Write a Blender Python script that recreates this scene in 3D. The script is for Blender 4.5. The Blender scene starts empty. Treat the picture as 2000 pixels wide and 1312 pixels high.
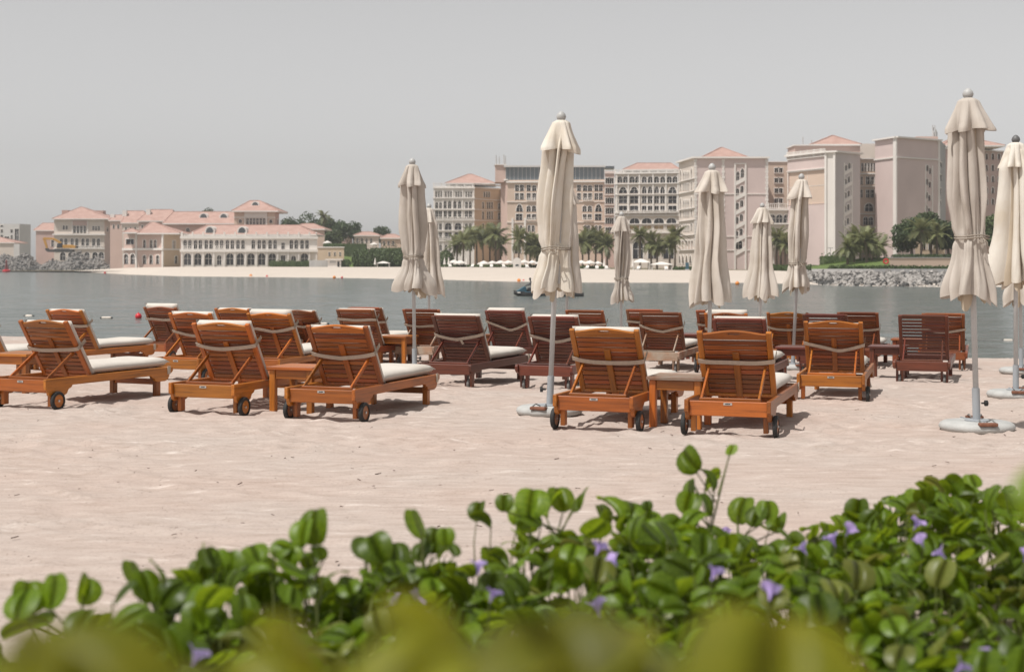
import bpy, bmesh, math, random
import numpy as np
from mathutils import Vector, Matrix
from mathutils.geometry import tessellate_polygon

R = math.radians
scene = bpy.context.scene
col = scene.collection

# ------------------------------------------------------------------ camera, sky, sun, exposure
F, HZ, CAMZ = 2800.0, 514.0, 1.40          # focal length and horizon row in photo pixels, eye height
WATER = -1.6
cam_d = bpy.data.cameras.new('camera')
cam = bpy.data.objects.new('camera', cam_d); col.objects.link(cam)
cam.location = (0, 0, CAMZ); cam.rotation_euler = (R(90), 0, 0)
cam_d.sensor_width = 36.0; cam_d.lens = F / 2000 * 36
cam_d.shift_y = -(656 - HZ) / 2000
cam_d.clip_start = 0.05; cam_d.clip_end = 6000
cam_d.dof.use_dof = True; cam_d.dof.focus_distance = 15.5; cam_d.dof.aperture_fstop = 3.8
scene.camera = cam

SUN_EL, SUN_AZ = R(62), R(180 + 38)          # azimuth: anticlockwise from +X; sun is to the left, behind the camera
sd = Vector((math.cos(SUN_EL) * math.cos(SUN_AZ), math.cos(SUN_EL) * math.sin(SUN_AZ), math.sin(SUN_EL)))
world = bpy.data.worlds.new('World'); scene.world = world; world.use_nodes = True
wn = world.node_tree.nodes; wl = world.node_tree.links; wn.clear()
sky = wn.new('ShaderNodeTexSky'); sky.sky_type = 'NISHITA'; sky.sun_disc = False
sky.sun_elevation = SUN_EL; sky.sun_rotation = math.pi / 2 - SUN_AZ
sky.air_density = 1.0; sky.dust_density = 0.8; sky.ozone_density = 1.0; sky.altitude = 0
hs = wn.new('ShaderNodeHueSaturation'); hs.inputs['Saturation'].default_value = 0.06
bg = wn.new('ShaderNodeBackground'); bg.inputs['Strength'].default_value = 0.11
wo = wn.new('ShaderNodeOutputWorld')
dust = wn.new('ShaderNodeMix'); dust.data_type = 'RGBA'; dust.blend_type = 'MULTIPLY'; dust.inputs[0].default_value = 1.0
dust.inputs[7].default_value = (1.0, 0.985, 0.975, 1)         # dusty air
wl.new(sky.outputs[0], hs.inputs['Color']); wl.new(hs.outputs[0], dust.inputs[6]); wl.new(dust.outputs[2], bg.inputs[0]); wl.new(bg.outputs[0], wo.inputs[0])
sun_d = bpy.data.lights.new('sun', 'SUN'); sun_d.energy = 4.0; sun_d.angle = R(0.6); sun_d.color = (1.0, 0.965, 0.915)
sun = bpy.data.objects.new('sun', sun_d); col.objects.link(sun)
sun.rotation_euler = sd.to_track_quat('Z', 'Y').to_euler(); sun.location = (-20, -10, 40)
scene.view_settings.view_transform = 'Standard'; scene.view_settings.look = 'None'
scene.view_settings.exposure = 0.03; scene.view_settings.gamma = 1.0
scene.view_settings.use_curve_mapping = False

# ------------------------------------------------------------------ helpers
rng = random.Random(7)

def px(x, Y): return (x - 1000.0) / F * Y
def pz(y, Y): return CAMZ - (y - HZ) / F * Y

HEAD = R(21)                                  # the shore normal and the loungers' heading, clockwise from +Y
def shore_s(X, Y): return X * math.sin(HEAD) + Y * math.cos(HEAD)
def zg(X, Y):
    s = shore_s(X, Y)
    if s < 13: return 0.0
    if s < 26: return -0.25 * (s - 13) / 13
    return max(-0.25 - 0.13 * (s - 26), -2.6)

def ground_at(x, y):
    Y = 12.0
    for _ in range(30):
        z = zg(px(x, Y), Y); Y = 0.5 * Y + 0.5 * (CAMZ - z) * F / (y - HZ)
    return px(x, Y), Y

def link(o, parent=None):
    col.objects.link(o)
    if parent is not None: o.parent = parent
    return o

def ob(name, me, parent=None, loc=None, rot=None, scale=None):
    o = bpy.data.objects.new(name, me); link(o, parent)
    if loc is not None: o.location = loc
    if rot is not None: o.rotation_euler = rot
    if scale is not None: o.scale = scale if hasattr(scale, '__len__') else (scale,) * 3
    return o

def tag(o, label=None, cat=None, group=None, kind=None):
    if label: o['label'] = label
    if cat: o['category'] = cat
    if group: o['group'] = group
    if kind: o['kind'] = kind
    return o

def thing(name, label, cat, loc=(0, 0, 0), rotz=0.0, group=None):
    o = bpy.data.objects.new(name, None); link(o); o.empty_display_size = 0.2
    o.location = loc; o.rotation_euler = (0, 0, rotz)
    return tag(o, label, cat, group)

class MB:
    def __init__(s): s.v = []; s.f = []
    def add(s, vs, fs):
        n = len(s.v); s.v += [tuple(v) for v in vs]; s.f += [tuple(i + n for i in f) for f in fs]; return s
    def box(s, x0, x1, y0, y1, z0, z1):
        return s.add([(x0,y0,z0),(x1,y0,z0),(x1,y1,z0),(x0,y1,z0),(x0,y0,z1),(x1,y0,z1),(x1,y1,z1),(x0,y1,z1)],
                     [(0,3,2,1),(4,5,6,7),(0,1,5,4),(1,2,6,5),(2,3,7,6),(3,0,4,7)])
    def bar(s, a, b, w, t, up=(0, 0, 1)):
        a, b = Vector(a), Vector(b); d = (b - a).normalized(); up = Vector(up)
        sx = d.cross(up)
        if sx.length < 1e-4: sx = d.cross(Vector((1, 0, 0)))
        sx.normalize(); sy = sx.cross(d)
        vs = []
        for p in (a, b):
            for i, j in ((-1,-1),(1,-1),(1,1),(-1,1)): vs.append(p + sx * (w/2*i) + sy * (t/2*j))
        return s.add(vs, [(0,1,2,3),(7,6,5,4),(0,4,5,1),(1,5,6,2),(2,6,7,3),(3,7,4,0)])
    def tube(s, pts, rad, n=8, cap=True):
        pts = [Vector(p) for p in pts]; m = len(pts)
        if not hasattr(rad, '__len__'): rad = [rad] * m
        vs = []; ref = Vector((0.3, 0.2, 1)).normalized()
        for i, p in enumerate(pts):
            d = (pts[min(i+1, m-1)] - pts[max(i-1, 0)]).normalized()
            a = d.cross(ref)
            if a.length < 1e-3: a = d.cross(Vector((1, 0, 0)))
            a.normalize(); b = d.cross(a)
            for k in range(n):
                t = 2 * math.pi * k / n
                vs.append(p + (a * math.cos(t) + b * math.sin(t)) * rad[i])
        fs = [(i*n+k, i*n+(k+1) % n, (i+1)*n+(k+1) % n, (i+1)*n+k) for i in range(m-1) for k in range(n)]
        if cap: fs += [tuple(range(n))[::-1], tuple((m-1)*n + k for k in range(n))]
        return s.add(vs, fs)
    def lathe(s, prof, n=24, c=(0, 0, 0)):          # prof: (r, z) from bottom to top
        vs = []; m = len(prof)
        for r, z in prof:
            for k in range(n):
                t = 2*math.pi*k/n; vs.append((c[0]+r*math.cos(t), c[1]+r*math.sin(t), c[2]+z))
        fs = [(i*n+k, i*n+(k+1) % n, (i+1)*n+(k+1) % n, (i+1)*n+k) for i in range(m-1) for k in range(n)]
        fs += [tuple(range(n))[::-1], tuple((m-1)*n+k for k in range(n))]
        return s.add(vs, fs)
    def prism(s, poly, holes, fn0, fn1):
        """flat polygon with holes; fn0/fn1 map (u,v) to the two faces"""
        rings = [poly] + list(holes)
        tri = tessellate_polygon([[Vector((p[0], p[1], 0)) for p in r] for r in rings])
        flat = [p for r in rings for p in r]; n = len(flat)
        vs = [fn0(*p) for p in flat] + [fn1(*p) for p in flat]
        fs = [tuple(t) for t in tri] + [tuple(i+n for i in t)[::-1] for t in tri]
        o = 0
        for r in rings:
            k = len(r)
            fs += [(o+i, o+(i+1) % k, n+o+(i+1) % k, n+o+i) for i in range(k)]; o += k
        return s.add(vs, fs)
    def mesh(s, name, mat=None, smooth=False, bevel=0, seg=1, fix=True):
        me = bpy.data.meshes.new(name); me.from_pydata(s.v, [], s.f)
        if bevel or fix:
            bm = bmesh.new(); bm.from_mesh(me)
            if fix: bmesh.ops.recalc_face_normals(bm, faces=bm.faces)
            if bevel:
                es = [e for e in bm.edges if len(e.link_faces) == 2 and e.calc_face_angle(0) > R(35)]
                bmesh.ops.bevel(bm, geom=es, offset=bevel, segments=seg, affect='EDGES', profile=0.5)
            bm.to_mesh(me); bm.free()
        if smooth: me.polygons.foreach_set('use_smooth', [True] * len(me.polygons))
        if mat: me.materials.append(mat)
        me.update(); return me

_cache = {}
def cached(key, fn):
    if key not in _cache: _cache[key] = fn()
    return _cache[key]

# ------------------------------------------------------------------ materials
def new_mat(name):
    m = bpy.data.materials.new(name); m.use_nodes = True
    nt = m.node_tree; return m, nt, nt.nodes['Principled BSDF'], nt.nodes['Material Output']

def nd(nt, t, **kw):
    n = nt.nodes.new(t)
    for k, v in kw.items(): setattr(n, k, v)
    return n

def coords(nt, scale=(1, 1, 1), space='Object', objrand=True):
    tc = nd(nt, 'ShaderNodeTexCoord'); mp = nd(nt, 'ShaderNodeMapping'); mp.inputs['Scale'].default_value = scale
    if objrand:
        oi = nd(nt, 'ShaderNodeObjectInfo'); ad = nd(nt, 'ShaderNodeVectorMath', operation='MULTIPLY_ADD')
        cb = nd(nt, 'ShaderNodeCombineXYZ')
        for i in range(3): nt.links.new(oi.outputs['Random'], cb.inputs[i])
        ad.inputs[1].default_value = (37, 53, 71)
        nt.links.new(cb.outputs[0], ad.inputs[0]); nt.links.new(tc.outputs[space], ad.inputs[2])
        nt.links.new(ad.outputs[0], mp.inputs['Vector'])
    else: nt.links.new(tc.outputs[space], mp.inputs['Vector'])
    return mp.outputs[0]

def ramp(nt, fac, stops):
    r = nd(nt, 'ShaderNodeValToRGB'); e = r.color_ramp.elements
    while len(e) < len(stops): e.new(0.5)
    for i, (p, c) in enumerate(stops): e[i].position = p; e[i].color = (*c, 1)
    nt.links.new(fac, r.inputs[0]); return r.outputs[0]

def noise(nt, vec, scale, detail=4, rough=0.55):
    n = nd(nt, 'ShaderNodeTexNoise'); n.inputs['Scale'].default_value = scale
    n.inputs['Detail'].default_value = detail; n.inputs['Roughness'].default_value = rough
    nt.links.new(vec, n.inputs['Vector']); return n.outputs['Fac']

def mul(c, k): return tuple(min(1.0, x * k) for x in c)

def simple(name, c, rough=0.6, var=0.12, scale=3.0, bump=0.0, bscale=60, rand=0.0, metal=0.0, spec=0.5, space='Object', stretch=(1, 1, 1)):
    m, nt, p, out = new_mat(name)
    v = coords(nt, stretch, space)
    f = noise(nt, v, scale, 5)
    c0 = ramp(nt, f, [(0.3, mul(c, 1 - var)), (0.7, mul(c, 1 + var))])
    if rand:
        oi = nd(nt, 'ShaderNodeObjectInfo'); h = nd(nt, 'ShaderNodeHueSaturation')
        mr = nd(nt, 'ShaderNodeMapRange'); mr.inputs[3].default_value = 1 - rand; mr.inputs[4].default_value = 1 + rand
        nt.links.new(oi.outputs['Random'], mr.inputs[0]); nt.links.new(mr.outputs[0], h.inputs['Value'])
        nt.links.new(c0, h.inputs['Color']); c0 = h.outputs[0]
    nt.links.new(c0, p.inputs['Base Color'])
    p.inputs['Roughness'].default_value = rough; p.inputs['Metallic'].default_value = metal
    p.inputs['Specular IOR Level'].default_value = spec
    if bump:
        b = nd(nt, 'ShaderNodeBump'); b.inputs['Strength'].default_value = bump; b.inputs['Distance'].default_value = 0.02
        nt.links.new(noise(nt, v, bscale, 4), b.inputs['Height']); nt.links.new(b.outputs[0], p.inputs['Normal'])
    return m

def wood(name, c, axis, rough=0.38, coat=0.25, grey=None):
    m, nt, p, out = new_mat(name)
    sc = [38, 38, 38]; sc[axis] = 2.2
    v = coords(nt, sc); v2 = coords(nt, (1, 1, 1))
    g = noise(nt, v, 1.0, 6, 0.65)
    base = ramp(nt, g, [(0.28, mul(c, 0.55)), (0.5, c), (0.75, mul(c, 1.35))])
    if grey:
        mx = nd(nt, 'ShaderNodeMix', data_type='RGBA'); f = noise(nt, v2, 6, 5)
        mr = nd(nt, 'ShaderNodeMapRange'); mr.inputs[1].default_value = 0.35; mr.inputs[2].default_value = 0.65
        nt.links.new(f, mr.inputs[0]); nt.links.new(mr.outputs[0], mx.inputs[0])
        nt.links.new(base, mx.inputs[6]); mx.inputs[7].default_value = (*grey, 1); base = mx.outputs[2]
    oi = nd(nt, 'ShaderNodeObjectInfo'); h = nd(nt, 'ShaderNodeHueSaturation')
    mr = nd(nt, 'ShaderNodeMapRange'); mr.inputs[3].default_value = 0.62; mr.inputs[4].default_value = 1.28
    nt.links.new(oi.outputs['Random'], mr.inputs[0]); nt.links.new(mr.outputs[0], h.inputs['Value'])
    mr2 = nd(nt, 'ShaderNodeMapRange'); mr2.inputs[3].default_value = 0.492; mr2.inputs[4].default_value = 0.508
    sw = nd(nt, 'ShaderNodeMath', operation='FRACT'); ml = nd(nt, 'ShaderNodeMath', operation='MULTIPLY'); ml.inputs[1].default_value = 7.3
    nt.links.new(oi.outputs['Random'], ml.inputs[0]); nt.links.new(ml.outputs[0], sw.inputs[0]); nt.links.new(sw.outputs[0], mr2.inputs[0])
    nt.links.new(mr2.outputs[0], h.inputs['Hue'])
    nt.links.new(base, h.inputs['Color']); nt.links.new(h.outputs[0], p.inputs['Base Color'])
    p.inputs['Roughness'].default_value = rough; p.inputs['Coat Weight'].default_value = coat; p.inputs['Coat Roughness'].default_value = 0.3
    b = nd(nt, 'ShaderNodeBump'); b.inputs['Strength'].default_value = 0.15; b.inputs['Distance'].default_value = 0.004
    nt.links.new(g, b.inputs['Height']); nt.links.new(b.outputs[0], p.inputs['Normal'])
    return m

def leafy(name, c, c2, trans=0.35, rough=0.45, rand=0.25, scale=0.6):
    m, nt, p, out = new_mat(name)
    v = coords(nt); f = noise(nt, v, scale, 3)
    base = ramp(nt, f, [(0.3, c), (0.7, c2)])
    oi = nd(nt, 'ShaderNodeObjectInfo'); h = nd(nt, 'ShaderNodeHueSaturation')
    mr = nd(nt, 'ShaderNodeMapRange'); mr.inputs[3].default_value = 1 - rand; mr.inputs[4].default_value = 1 + rand
    nt.links.new(oi.outputs['Random'], mr.inputs[0]); nt.links.new(mr.outputs[0], h.inputs['Value']); nt.links.new(base, h.inputs['Color'])
    nt.links.new(h.outputs[0], p.inputs['Base Color']); p.inputs['Roughness'].default_value = rough
    t = nd(nt, 'ShaderNodeBsdfTranslucent'); ms = nd(nt, 'ShaderNodeMixShader'); ms.inputs[0].default_value = trans
    h2 = nd(nt, 'ShaderNodeHueSaturation'); h2.inputs['Hue'].default_value = 0.475; h2.inputs['Value'].default_value = 1.7
    nt.links.new(h.outputs[0], h2.inputs['Color']); nt.links.new(h2.outputs[0], t.inputs['Color'])
    nt.links.new(p.outputs[0], ms.inputs[1]); nt.links.new(t.outputs[0], ms.inputs[2]); nt.links.new(ms.outputs[0], out.inputs['Surface'])
    return m

def cloth(name, c, stain, trans=0.15):
    m, nt, p, out = new_mat(name)
    v = coords(nt); f = noise(nt, v, 2.2, 6, 0.62)
    base = ramp(nt, f, [(0.25, stain), (0.55, c), (0.8, mul(c, 1.06))])
    nt.links.new(base, p.inputs['Base Color']); p.inputs['Roughness'].default_value = 0.9; p.inputs['Specular IOR Level'].default_value = 0.15
    b = nd(nt, 'ShaderNodeBump'); b.inputs['Strength'].default_value = 0.35; b.inputs['Distance'].default_value = 0.01
    v2 = coords(nt, (1, 1, 0.35)); nt.links.new(noise(nt, v2, 26, 5, 0.6), b.inputs['Height']); nt.links.new(b.outputs[0], p.inputs['Normal'])
    t = nd(nt, 'ShaderNodeBsdfTranslucent'); ms = nd(nt, 'ShaderNodeMixShader'); ms.inputs[0].default_value = trans
    nt.links.new(base, t.inputs['Color']); nt.links.new(p.outputs[0], ms.inputs[1]); nt.links.new(t.outputs[0], ms.inputs[2]); nt.links.new(ms.outputs[0], out.inputs['Surface'])
    return m

MAT = {}
for nm, c, gr, ct in (('orange', (0.37, 0.112, 0.013), None, 0.15), ('dark', (0.125, 0.030, 0.014), None, 0.25),
                      ('slat', (0.262, 0.068, 0.009), None, 0.12), ('brown', (0.23, 0.062, 0.016), None, 0.12), ('worn', (0.30, 0.15, 0.085), (0.34, 0.27, 0.21), 0.0)):  # slat: orange teak darkened, the backrests' shade put into its colour
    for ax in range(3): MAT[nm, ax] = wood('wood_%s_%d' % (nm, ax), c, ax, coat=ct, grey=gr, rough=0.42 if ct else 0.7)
MAT['cushion'] = cloth('cushion_cloth', (0.63, 0.585, 0.53), (0.54, 0.49, 0.43), 0.0)
MAT['strap'] = simple('strap_webbing', (0.46, 0.39, 0.32), 0.9, 0.1, 30)
MAT['canopy'] = cloth('parasol_cloth', (0.66, 0.60, 0.535), (0.53, 0.465, 0.39), 0.12)
MAT['canopy2'] = cloth('parasol_cloth_cream', (0.74, 0.69, 0.615), (0.65, 0.56, 0.44), 0.12)
MAT['canopy3'] = cloth('parasol_cloth_grey', (0.58, 0.525, 0.47), (0.47, 0.415, 0.355), 0.12)
MAT['lining'] = cloth('parasol_lining', (0.55, 0.465, 0.36), (0.45, 0.37, 0.27), 0.15)
MAT['rubber'] = simple('rubber', (0.022, 0.022, 0.022), 0.75, 0.2, 20)
MAT['greyrubber'] = simple('grey_rubber', (0.17, 0.165, 0.16), 0.75, 0.2, 20)
MAT['metal'] = simple('metal', (0.62, 0.61, 0.59), 0.35, 0.05, 20, metal=0.9)
MAT['pole'] = simple('pole_paint', (0.47, 0.47, 0.47), 0.45, 0.06, 6)
MAT['sleeve'] = simple('sleeve_paint', (0.33, 0.35, 0.37), 0.5, 0.08, 6)
MAT['finial'] = simple('finial_grey', (0.42, 0.42, 0.41), 0.5, 0.12, 12)
MAT['finialdark'] = simple('finial_dark', (0.12, 0.12, 0.12), 0.5, 0.12, 12)
MAT['concrete'] = simple('base_concrete', (0.43, 0.43, 0.415), 0.85, 0.16, 7, 0.2, 40)
MAT['rust'] = simple('rusty_bracket', (0.20, 0.085, 0.05), 0.8, 0.3, 25)
MAT['black'] = simple('black_plastic', (0.02, 0.02, 0.02), 0.5, 0.1)
MAT['rope'] = simple('cord', (0.30, 0.255, 0.21), 0.9, 0.15, 40)

# ------------------------------------------------------------------ sand, water, far land
def lattice(seed):
    r = np.random.RandomState(seed); g = r.rand(256, 256)
    def f(x, y):
        xi = np.floor(x).astype(int); yi = np.floor(y).astype(int); fx = x - xi; fy = y - yi
        fx = fx*fx*(3-2*fx); fy = fy*fy*(3-2*fy)
        a = g[xi % 256, yi % 256]; b = g[(xi+1) % 256, yi % 256]; c = g[xi % 256, (yi+1) % 256]; d = g[(xi+1) % 256, (yi+1) % 256]
        return (a*(1-fx)+b*fx)*(1-fy) + (c*(1-fx)+d*fx)*fy - 0.5
    return f

def grid_mesh(name, X, Y, Z, mat):
    ny, nx = X.shape
    me = bpy.data.meshes.new(name); co = np.stack([X, Y, Z], -1).reshape(-1, 3).astype(np.float32)
    i = np.arange((ny-1)*(nx-1)); r, c = i // (nx-1), i % (nx-1); a = r*nx + c
    q = np.stack([a, a+1, a+nx+1, a+nx], -1).astype(np.int32)
    me.vertices.add(len(co)); me.vertices.foreach_set('co', co.ravel())
    me.loops.add(q.size); me.loops.foreach_set('vertex_index', q.ravel())
    me.polygons.add(len(q)); me.polygons.foreach_set('loop_start', np.arange(0, q.size, 4, dtype=np.int32))
    me.polygons.foreach_set('loop_total', np.full(len(q), 4, np.int32))
    me.polygons.foreach_set('use_smooth', np.ones(len(q), bool))
    me.update(calc_edges=True); me.validate(); me.materials.append(mat); return me

def bank_edge(X): return 3.75 + 0.55 * np.clip(X, -2.5, 2.5)
def bank_z(X, Y):
    t = np.clip((bank_edge(X) + 0.9 - Y) / 1.3, 0, 1)
    return 0.40 * t * t * (3 - 2 * t)

def make_sand():
    xs = np.concatenate([[-140, -90, -60, -42, -30, -22], np.arange(-17, 17.01, 0.055), [22, 30, 42, 60, 90, 140]])
    ys = [-40, -20, -8, -3, 0.0, 1.0]; y = 1.6
    while y < 40: ys.append(y); y += 0.016 + 0.0026 * y
    ys += [44, 50, 60, 80, 110]; ys = np.array(ys)
    X, Y = np.meshgrid(xs, ys)
    s = X*math.sin(HEAD) + Y*math.cos(HEAD); a = X*math.cos(HEAD) - Y*math.sin(HEAD)
    Z = np.where(s < 13, 0, np.where(s < 26, -0.25*(s-13)/13, np.maximum(-0.25 - 0.13*(s-26), -2.6)))
    Z = Z + bank_z(X, Y)
    n1, n2, n3, n4, n5 = [lattice(k) for k in range(5)]
    wob = n3(a*0.45, s*0.45)*0.9
    st = n1(a*2.3 + 3, (s+wob)*13.0)                        # raked streaks along the shore
    st2 = n4(a*4.2 + 9, (s+wob)*24.0)
    mask = np.clip(n2(a*0.55, s*0.8)*2.6 + 0.5, 0, 1)
    Z += mask*(np.maximum(st-.10, 0)*0.060 + st2*0.011)
    Z += n5(a*0.35, s*0.5)*0.03 + n2(a*3.1, s*3.5)*0.010 + n3(a*9, s*9)*0.006
    r = np.random.RandomState(3)                            # foot prints
    def pit(cx, cy, rad, d):
        i0, i1 = np.searchsorted(ys, [cy-3*rad, cy+3*rad]); j0, j1 = np.searchsorted(xs, [cx-3*rad, cx+3*rad])
        if i1 <= i0 or j1 <= j0: return
        q = ((X[i0:i1, j0:j1]-cx)**2 + (Y[i0:i1, j0:j1]-cy)**2)/rad**2
        Z[i0:i1, j0:j1] += -d*np.exp(-q) + d*0.75*np.exp(-(q-2.2)**2)
    for _ in range(1500):
        yy = 10.5 + 15*r.rand(); pit((r.rand()-0.5)*0.85*yy, yy, 0.07+0.06*r.rand(), 0.006+0.016*r.rand())
    for _ in range(160):
        yy = 5.5 + 6*r.rand(); pit((r.rand()-0.5)*0.85*yy, yy, 0.05+0.05*r.rand(), 0.004+0.008*r.rand())
    m, nt, p, out = new_mat('sand')
    v = coords(nt, (1, 1, 1), objrand=False)
    rt = nd(nt, 'ShaderNodeMapping'); rt.inputs['Rotation'].default_value = (0, 0, HEAD); rt.inputs['Scale'].default_value = (2.0, 7.5, 1)
    nt.links.new(v, rt.inputs['Vector'])
    f1 = noise(nt, rt.outputs[0], 1.6, 6, 0.6); f2 = noise(nt, v, 55, 6, 0.75); f3 = noise(nt, v, 0.5, 3)
    c1 = ramp(nt, f1, [(0.32, (0.435, 0.368, 0.322)), (0.5, (0.495, 0.425, 0.38)), (0.64, (0.535, 0.47, 0.422)), (0.69, (0.66, 0.605, 0.56))])  # palest stop paints sunlit ridge crests into the sand colour
    c2 = ramp(nt, f2, [(0.30, (0.50, 0.46, 0.44)), (0.44, (0.96, 0.95, 0.95)), (0.8, (1.0, 1.0, 1.0))])
    c3 = ramp(nt, f3, [(0.3, (1.0, 0.93, 0.90)), (0.7, (1.0, 1.0, 1.0))])
    mx = nd(nt, 'ShaderNodeMix', data_type='RGBA', blend_type='MULTIPLY'); mx.inputs[0].default_value = 1
    nt.links.new(c1, mx.inputs[6]); nt.links.new(c2, mx.inputs[7])
    mx2 = nd(nt, 'ShaderNodeMix', data_type='RGBA', blend_type='MULTIPLY'); mx2.inputs[0].default_value = 1
    nt.links.new(mx.outputs[2], mx2.inputs[6]); nt.links.new(c3, mx2.inputs[7])
    nt.links.new(mx2.outputs[2], p.inputs['Base Color']); p.inputs['Roughness'].default_value = 0.95; p.inputs['Specular IOR Level'].default_value = 0.1
    b = nd(nt, 'ShaderNodeBump'); b.inputs['Strength'].default_value = 0.75; b.inputs['Distance'].default_value = 0.018
    ad = nd(nt, 'ShaderNodeMath', operation='ADD'); m1 = nd(nt, 'ShaderNodeMath', operation='MULTIPLY'); m1.inputs[1].default_value = 0.4; nt.links.new(f1, m1.inputs[0]); nt.links.new(m1.outputs[0], ad.inputs[0])
    ml = nd(nt, 'ShaderNodeMath', operation='MULTIPLY'); ml.inputs[1].default_value = 0.35; nt.links.new(f2, ml.inputs[0]); nt.links.new(ml.outputs[0], ad.inputs[1])
    nt.links.new(ad.outputs[0], b.inputs['Height']); nt.links.new(b.outputs[0], p.inputs['Normal'])
    MAT['sand'] = m
    tag(ob('beach', grid_mesh('beach', X, Y, Z, m)), kind='structure')
make_sand()

def make_water():
    m, nt, p, out = new_mat('water')
    p.inputs['Base Color'].default_value = (0.115, 0.132, 0.122, 1); p.inputs['Roughness'].default_value = 0.13
    p.inputs['IOR'].default_value = 1.33
    v = coords(nt, (0.35, 1.0, 1), objrand=False)
    f1 = noise(nt, v, 0.9, 5, 0.6); f2 = noise(nt, v, 0.12, 3); 
    b1 = nd(nt, 'ShaderNodeBump'); b1.inputs['Strength'].default_value = 0.8; b1.inputs['Distance'].default_value = 0.8
    nt.links.new(f1, b1.inputs['Height'])
    b2 = nd(nt, 'ShaderNodeBump'); b2.inputs['Strength'].default_value = 0.5; b2.inputs['Distance'].default_value = 0.5
    nt.links.new(f2, b2.inputs['Height']); nt.links.new(b1.outputs[0], b2.inputs['Normal']); nt.links.new(b2.outputs[0], p.inputs['Normal'])
    MAT['water'] = m
    n1, n2 = lattice(11), lattice(12)
    xs = np.concatenate([[-1500, -600, -250], np.linspace(-130, 130, 260), [250, 600, 1500]])
    ys = [26.0]
    while ys[-1] < 560: ys.append(ys[-1] + 0.22 + 0.0085*(ys[-1]-26))
    ys = np.array([14.0] + ys + [900, 1500]); X, Y = np.meshgrid(xs, ys)
    fall = np.clip(1.4 - Y/220, 0.25, 1)
    Z = WATER + fall*(n1(X*0.35, Y*0.95)*0.10 + n2(X*0.9, Y*2.1)*0.04)
    tag(ob('water', grid_mesh('water', X, Y, Z, m)), kind='structure')
make_water()

MAT['farsand'] = simple('far_sand', (0.57, 0.50, 0.435), 0.95, 0.06, 0.15, spec=0.1, stretch=(1, 3, 1))
MAT['land'] = simple('land', (0.20, 0.175, 0.12), 0.95, 0.2, 0.05, spec=0.1)
MAT['lawn'] = simple('lawn', (0.10, 0.15, 0.03), 0.9, 0.2, 0.6, 0.3, 8)

SHORE = [(-900, 530, 529.5, 500), (0, 530, 529.0, 500), (145, 531.5, 529.0, 470), (250, 536, 523, 405), (350, 539.5, 521, 392), (500, 541, 521, 388), (680, 543, 521.5, 372),
         (850, 546, 521.5, 345), (1000, 550, 522.5, 330), (1200, 552, 526, 302), (1330, 552, 527.5, 292), (1480, 552.5, 528, 285), (1560, 554.5, 530, 262),
         (1640, 558, 529, 225), (1800, 560, 527, 220), (2000, 561, 527, 220), (3200, 562, 527, 225)]
def make_far_land():
    b = MB(); g = MB(); rows = []
    for x, yw, yt, Yt in SHORE:
        Yw = (CAMZ - WATER)*F/(yw - HZ); zt = pz(yt, Yt)
        if x >= 1600: zt = -0.9
        w = (px(x, Yw), Yw, WATER)
        t = (px(x, Yt), Yt, zt)
        u = (px(x, Yw-12), Yw-12, WATER-0.9)
        m1 = (px(x, Yw*0.65+Yt*0.35), Yw*0.65+Yt*0.35, WATER + (zt-WATER)*0.50)
        rows.append([u, w, m1, t])
        rows[-1].append((px(x, Yt)*1.0, Yt+70, zt+0.1)); rows[-1].append((px(x, Yt)*(1450/Yt), 1480.0, zt+1.0))
    n = len(rows)
    for i in range(n-1):
        a, c = rows[i], rows[i+1]
        for k in range(3): b.add([a[k], c[k], c[k+1], a[k+1]], [(0, 1, 2, 3)])
        for k in (3, 4): g.add([a[k], c[k], c[k+1], a[k+1]], [(0, 1, 2, 3)])
    def weld(mb, name, mat):
        me = mb.mesh(name, mat, smooth=True); bm = bmesh.new(); bm.from_mesh(me)
        bmesh.ops.remove_doubles(bm, verts=bm.verts, dist=0.01); bmesh.ops.recalc_face_normals(bm, faces=bm.faces)
        for f in bm.faces:
            if f.normal.z < 0: f.normal_flip()
        bm.to_mesh(me); bm.free(); return me
    tag(ob('far_beach', weld(b, 'far_beach', MAT['farsand'])), kind='structure')
    tag(ob('far_ground', weld(g, 'far_ground', MAT['land'])), kind='structure')
make_far_land()
def far_z(x):
    """top-of-beach point of the far shore under photo column x"""
    for (x0, _, y0, Y0), (x1, _, y1, Y1) in zip(SHORE, SHORE[1:]):
        if x0 <= x <= x1:
            t = (x-x0)/(x1-x0); return Y0+(Y1-Y0)*t, pz(y0+(y1-y0)*t, Y0+(Y1-Y0)*t)

# ------------------------------------------------------------------ far shore: buildings
def plaster(name, c): return simple(name, c, 0.9, 0.07, 0.12, spec=0.15)
WALL = {'white': plaster('wall_white', (0.74, 0.695, 0.65)), 'cream': plaster('wall_cream', (0.66, 0.58, 0.51)),
        'pink': plaster('wall_pink', (0.61, 0.45, 0.39)), 'rose': plaster('wall_rose', (0.55, 0.40, 0.355)),
        'mauve': plaster('wall_mauve', (0.62, 0.505, 0.475)), 'greymauve': plaster('wall_grey_mauve', (0.55, 0.50, 0.485)),
        'ochre': plaster('wall_ochre', (0.61, 0.475, 0.345)), 'peach': plaster('wall_peach', (0.64, 0.50, 0.405)),
        'grey': plaster('wall_grey', (0.45, 0.44, 0.43)), 'modern': plaster('wall_modern', (0.62, 0.60, 0.58))}
MAT['trim'] = plaster('trim_white', (0.76, 0.715, 0.67))
MAT['blind'] = simple('blind', (0.45, 0.32, 0.18), 0.8, 0.1)
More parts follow.
